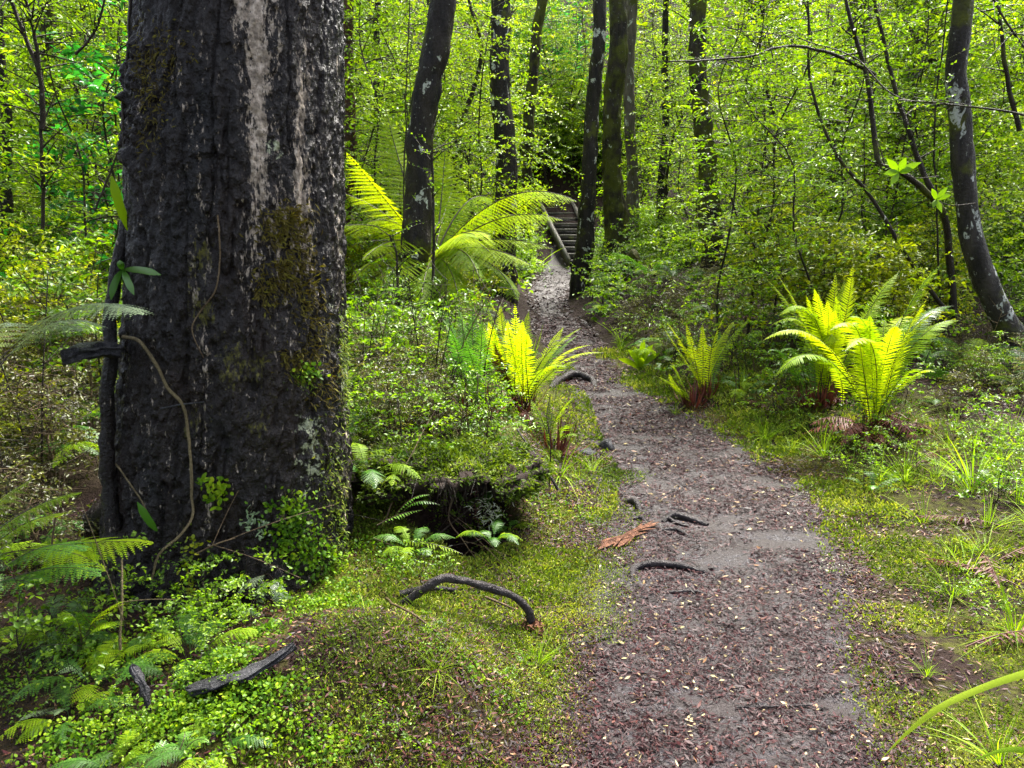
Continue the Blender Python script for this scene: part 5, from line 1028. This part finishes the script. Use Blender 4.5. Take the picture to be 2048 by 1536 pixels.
# seedlings on the near bank, mound and verge
for px, py, s, lab in [(505, 1230, .8, 'seedling at the foot of the huge trunk among red litter'), (850, 1195, .7, 'round-leaved seedling under the arched black root'), (1040, 1420, .5, 'little seedling on the side of the mossy mound'), (780, 1520, .5, 'little seedling at the bottom of the mossy mound'), (130, 1290, 1.1, 'pale-leaved seedling on the dark near bank'), (225, 1290, 1.0, 'yellow-leaved seedling drooping on the near bank'),
                       (870, 1310, .4, 'tiny seedling on top of the mossy mound'), (1960, 1250, .6, 'seedling among red litter on the near verge'), (60, 1400, 1.1, 'olive seedling low at the edge of the near bank'), (890, 1075, .6, 'seedling leaning out of the dark hollow'), (1370, 785, .9, 'small seedling by the low yellowish fern'), (1490, 760, 1.2, 'leafy seedling between the slender comb fern and the crown ferns'), (1960, 890, 1.1, 'seedling behind the biggest long-bladed tuft'), (400, 1290, .8, 'seedling above the weathered wood slab'), (330, 1240, .7, 'seedling in the shade left of the trunk foot')]:
    g = G(px, py); place('low', g[0], g[1], lab, None, s, sink=.01)

# ------------------------------------------------------------------ stuff: litter, moss, undergrowth, distant forest
def litter():
    b = MB()
    def put(n, y0, y1, xl, xr, L, W, tlo, thi, lift=.004):
        y = y0 * (y1 / y0) ** rng.random(n); u = rng.random(n); x = xl(y) + (xr(y) - xl(y)) * u
        keep = vnoise(np.stack([x * 3, y * 4.5, x * 0], 1), 50) + 1.1 * vnoise(np.stack([x * 9, y * 13, x * 0], 1), 51) > rng.uniform(-1.05, .45, n)
        x, y = x[keep], y[keep]; n = len(x); s = np.clip(y / 3.2, .8, 2.6); a = rng.uniform(0, 6.28, n)
        pos = np.stack([x, y, hgt(x, y) + rng.uniform(.002, .010, n)], 1)
        d = np.stack([np.cos(a), np.sin(a), rng.normal(size=n) * .15], 1)
        tn = tlo + (thi - tlo) * rng.random(n) ** 1.2
        b.blades(pos, d, rdir(n, 2.2), L * s ** .6 * rng.uniform(.5, 1.4, n), W * s ** .5 * rng.uniform(.6, 1.3, n), bend=rng.uniform(-.3, .3, n), k=2, prof=([0, .5, 1], [.35, 1, .15]), tint=tn)
    put(110000, 1.5, 12, lambda y: PL(y) - .1, lambda y: PR(y) + .1, .024, .0042, 0, .76)
    put(9000, 1.7, 12, lambda y: PL(y) - .1, lambda y: PR(y) + .15, .026, .010, .1, .80)
    put(2300, 1.6, 9, lambda y: PL(y) - .2, lambda y: PR(y) + .25, .022, .009, .88, 1)
    put(40000, 1.7, 7, lambda y: PR(y) - .05, lambda y: PR(y) + 2.4, .022, .006, .1, .93)
    put(40000, 1.5, 6, lambda y: PL(y) - 2.2, lambda y: PL(y) + .05, .022, .006, .0, .93)
    put(16000, 1.5, 5, lambda y: PL(y) - .45, lambda y: PL(y) + .1, .022, .0055, 0, .88)
    put(6000, 10, 22, lambda y: PL(y) - .2, lambda y: PR(y) + .2, .03, .02, 0, .4)
    b.build('leaf_litter', M['litter'])['kind'] = 'stuff'
litter()
def moss():
    for nm, mt, sel in (('moss_carpet', 'moss', 0), ('brown_moss_carpet', 'moss_brown', 1)):
        b = MB()
        def put(n, y0, y1, xf, dens, L, W, tb=.5):
            y = y0 * (y1 / y0) ** rng.random(n); x = xf(y, rng.random(n)); m = dens(x, y) * (1 - np.exp(-(((x - HOL[0]) / .27) ** 2 + ((y - HOL[1]) / .33) ** 2) ** 2)) > rng.random(n); x, y = x[m], y[m]; N = len(x)
            t = np.clip(tb + .3 * n2(x, y, 3, 3, 60) + .2 * n2(x, y, 14, 2, 61) + rng.normal(0, .17, N), 0, 1); s = np.clip(y / 2.6, .8, 2.2)
            pos = np.stack([x, y, hgt(x, y) + rng.uniform(-.002, .012, N)], 1)
            b.leaves(pos, rdir(N, 1.0), rdir(N, .5), L * s * rng.uniform(.5, 1.3, N), W * s * rng.uniform(.7, 1.2, N), tint=t)
        pat = lambda x, y, s=1.6, o=60, th=.0, w=.35: sst(th - w, th + w, n2(x, y, s, 4, o))
        left = lambda y, u: PL(y) + .12 - 2.3 * u ** 1.3; right = lambda y, u: PR(y) - .15 + 1.6 * u ** 1.4; mid = lambda y, u: PL(y) + .02 + .34 * u
        if sel == 0:
            put(130000, 1.45, 3.4, left, lambda x, y: pat(x, y, 2.6, 60, -.12, .28) * sst(-.10, .06, PL(y) - x) * (.06 + .94 * sst(-1.0, -.55, x)), .0155, .0055, .52)
            put(30000, 3.2, 8, left, lambda x, y: pat(x, y, 2.0, 60, -.05), .012, .006)
            put(85000, 1.6, 9, right, lambda x, y: pat(x, y, 2.8, 64, -.02, .25) * sst(-.15, .12, x - PR(y)) * sst(1.7, .5, x - PR(y)), .017, .0062, .58)
            put(14000, 2.6, 4.6, mid, lambda x, y: pat(x, y, 2.4, 67, .0) * sst(.34, .1, x - PL(y)), .009, .0045, .5)
        else:
            put(26000, 1.45, 5, left, lambda x, y: pat(x, y, 2.4, 71, .05), .011, .005)
            put(20000, 1.6, 7, right, lambda x, y: pat(x, y, 2.4, 74, .1) * sst(-.1, .1, x - PR(y)), .011, .005)
        b.build(nm, M[mt])['kind'] = 'stuff'
moss()
def undergrowth():
    for nm, mt, n, Lf, tb, hm in (('undergrowth', 'leaf', 34000, .046, .38, .3), ('dry_undergrowth', 'leaf_dull', 16000, .036, .4, .3)):
        b = MB(); y = 3.6 * (26 / 3.6) ** rng.random(n); x = rng.uniform(-1, 1, n) * (1.5 + .8 * y); off = np.maximum(PL(y) - x, x - PR(y))
        k = (off > .25 + .25 * rng.random(n)) & (rng.random(n) < sst(-.5, .5, n2(x, y, .9, 3, 80 + len(nm)) + .1)); 
        k &= ~((x < PL(y)) & (x > -.75) & (y < 4.6)) & ~((x > PR(y)) & (x < PR(y) + 1.6) & (y < 5.6)); x, y = x[k], y[k]; N = len(x); s = np.clip(y / 6, .8, 2.5)
        pos = np.stack([x, y, hgt(x, y) + hm * rng.random(N) ** 1.6 * (1 + .5 * n2(x, y, 2, 2, 9)) * sst(.2, .9, off[k])], 1)
        b.leaves(pos, rdir(N, .2), rdir(N, .9), Lf * s * rng.uniform(.6, 1.3, N), Lf * .55 * s, tint=np.clip(tb + .25 * n2(x, y, 1.5, 3, 90) + rng.normal(0, .15, N), 0, 1))
        if nm == 'undergrowth':
            n = 16000; y = rng.uniform(15, 35, n); x = rng.uniform(-3.5, 6.5, n); sx = np.interp(y, [22.2, 26.6], [1.98, 1.38])
            k = (np.abs(x - sx) > .62) | (y > 27.2); k &= ~onpath(x, y, .12); k &= ~((y < 22.4) & (np.abs(x - 1.6) < .9)); x, y = x[k], y[k]; N = len(x)
            pos = np.stack([x, y, hgt(x, y) + rng.random(N) ** 1.5 * np.clip(.25 + .06 * (y - 15), .2, 1.1)], 1)
            b.leaves(pos, rdir(N, .2), rdir(N, .9), rng.uniform(.08, .18, N), rng.uniform(.05, .09, N), tint=np.clip(.6 + .25 * n2(x, y, .8, 3, 95) + rng.normal(0, .15, N), 0, 1))
        b.build(nm, M[mt])['kind'] = 'stuff'
undergrowth()
def distant():
    for nm, mt, n, sd in (('distant_forest', 'leaf', 90000, 1), ('distant_bright_forest', 'leaf_yellow', 45000, 2)):
        b = MB(); y = rng.uniform(25, 52, n); x = rng.uniform(-1, 1, n) * (6 + y * .85); g = hgt(x, y); hh = rng.random(n) ** .9 * 9
        q = np.stack([x * .35, y * .35, hh * .35], 1); k = fbm(q, 3, 100 + sd) > rng.uniform(-.7, .7, n); k &= ~((x > -2) & (x < 6) & (y < 40) & (rng.random(n) < .45)); k &= ~((np.abs(x - 1.6) < 1.5) & (y < 28) & (hh < 2.6))
        x, y, g, hh = x[k], y[k], g[k], hh[k]; N = len(x)
        b.leaves(np.stack([x, y, g + hh], 1), rdir(N, -.1), rdir(N, .8), rng.uniform(.14, .28, N), rng.uniform(.08, .14, N), tint=np.clip(.66 + .3 * fbm(q[k], 3, 7) + rng.normal(0, .15, N), 0, 1))
        b.build(nm, M[mt])['kind'] = 'stuff'
distant()

# crowns high above for the trees, out of the picture, as the real light passes through them
cb = MB(); n = 1100; q = rng.normal(size=(n, 3)); q = nrm(q) * (rng.random((n, 1)) ** .45); kk = fbm(q * 2.2, 3, 7) > -.25; q = q[kk]; n = len(q)
cb.leaves(q * np.array([2.6, 2.6, 1.6]), rdir(n, 0), rdir(n, .8), rng.uniform(.08, .16, n), .07, tint=np.clip(rng.normal(.5, .2, n), 0, 1))
crown = None
for k, (t, pts, rad) in enumerate(trees):
    if crown is None: crown = cb.build('crown', M['leaf'], t); o = crown
    else: o = crown.copy(); C.objects.link(o); o.parent = t
    o.location = Vector(pts[-1]) - t.location + Vector((0, 0, .8)); o.rotation_euler = (0, 0, k * 1.7)
o = crown.copy(); C.objects.link(o); o.parent = BT; o.location = (0, 0, 9.6); o.scale = (1.3,) * 3

for lst in PROTO.values():
    for t in lst:
        if t.get('unused'):
            for ch in list(t.children): bpy.data.objects.remove(ch)
            bpy.data.objects.remove(t)

# ------------------------------------------------------------------ light
EL, AZ = R(58), R(28)                       # sun ahead and to the right, high, behind thin cloud
w = bpy.data.worlds.new('World'); sc.world = w; w.use_nodes = True; nt = w.node_tree
bg = nt.nodes['Background']; sky = nt.nodes.new('ShaderNodeTexSky'); sky.sky_type = 'NISHITA'; sky.sun_disc = False
sky.sun_elevation = EL; sky.sun_rotation = AZ; sky.dust_density = 4; sky.air_density = 1.0; sky.ozone_density = 1
hs = nt.nodes.new('ShaderNodeHueSaturation'); hs.inputs['Saturation'].default_value = .55
nt.links.new(sky.outputs[0], hs.inputs['Color']); nt.links.new(hs.outputs[0], bg.inputs[0]); bg.inputs[1].default_value = .10
sd = bpy.data.lights.new('sun', 'SUN'); sd.energy = 4.4; sd.angle = R(20); sd.color = (1, .96, .88)
so = bpy.data.objects.new('sun', sd); C.objects.link(so)
dirv = Vector((math.sin(AZ) * math.cos(EL), math.cos(AZ) * math.cos(EL), math.sin(EL)))
so.rotation_euler = dirv.to_track_quat('Z', 'Y').to_euler()

# ------------------------------------------------------------------ render
sc.view_settings.view_transform = 'Standard'; sc.view_settings.look = 'None'; sc.view_settings.gamma = 1; sc.view_settings.exposure = 2.4
cy = sc.cycles; cy.max_bounces = 6; cy.diffuse_bounces = 3; cy.glossy_bounces = 2; cy.transmission_bounces = 3; cy.transparent_max_bounces = 4
cy.use_denoising = True; cy.use_adaptive_sampling = True; cy.adaptive_threshold = .02; cy.caustics_reflective = False; cy.caustics_refractive = False
cy.sample_clamp_indirect = 6
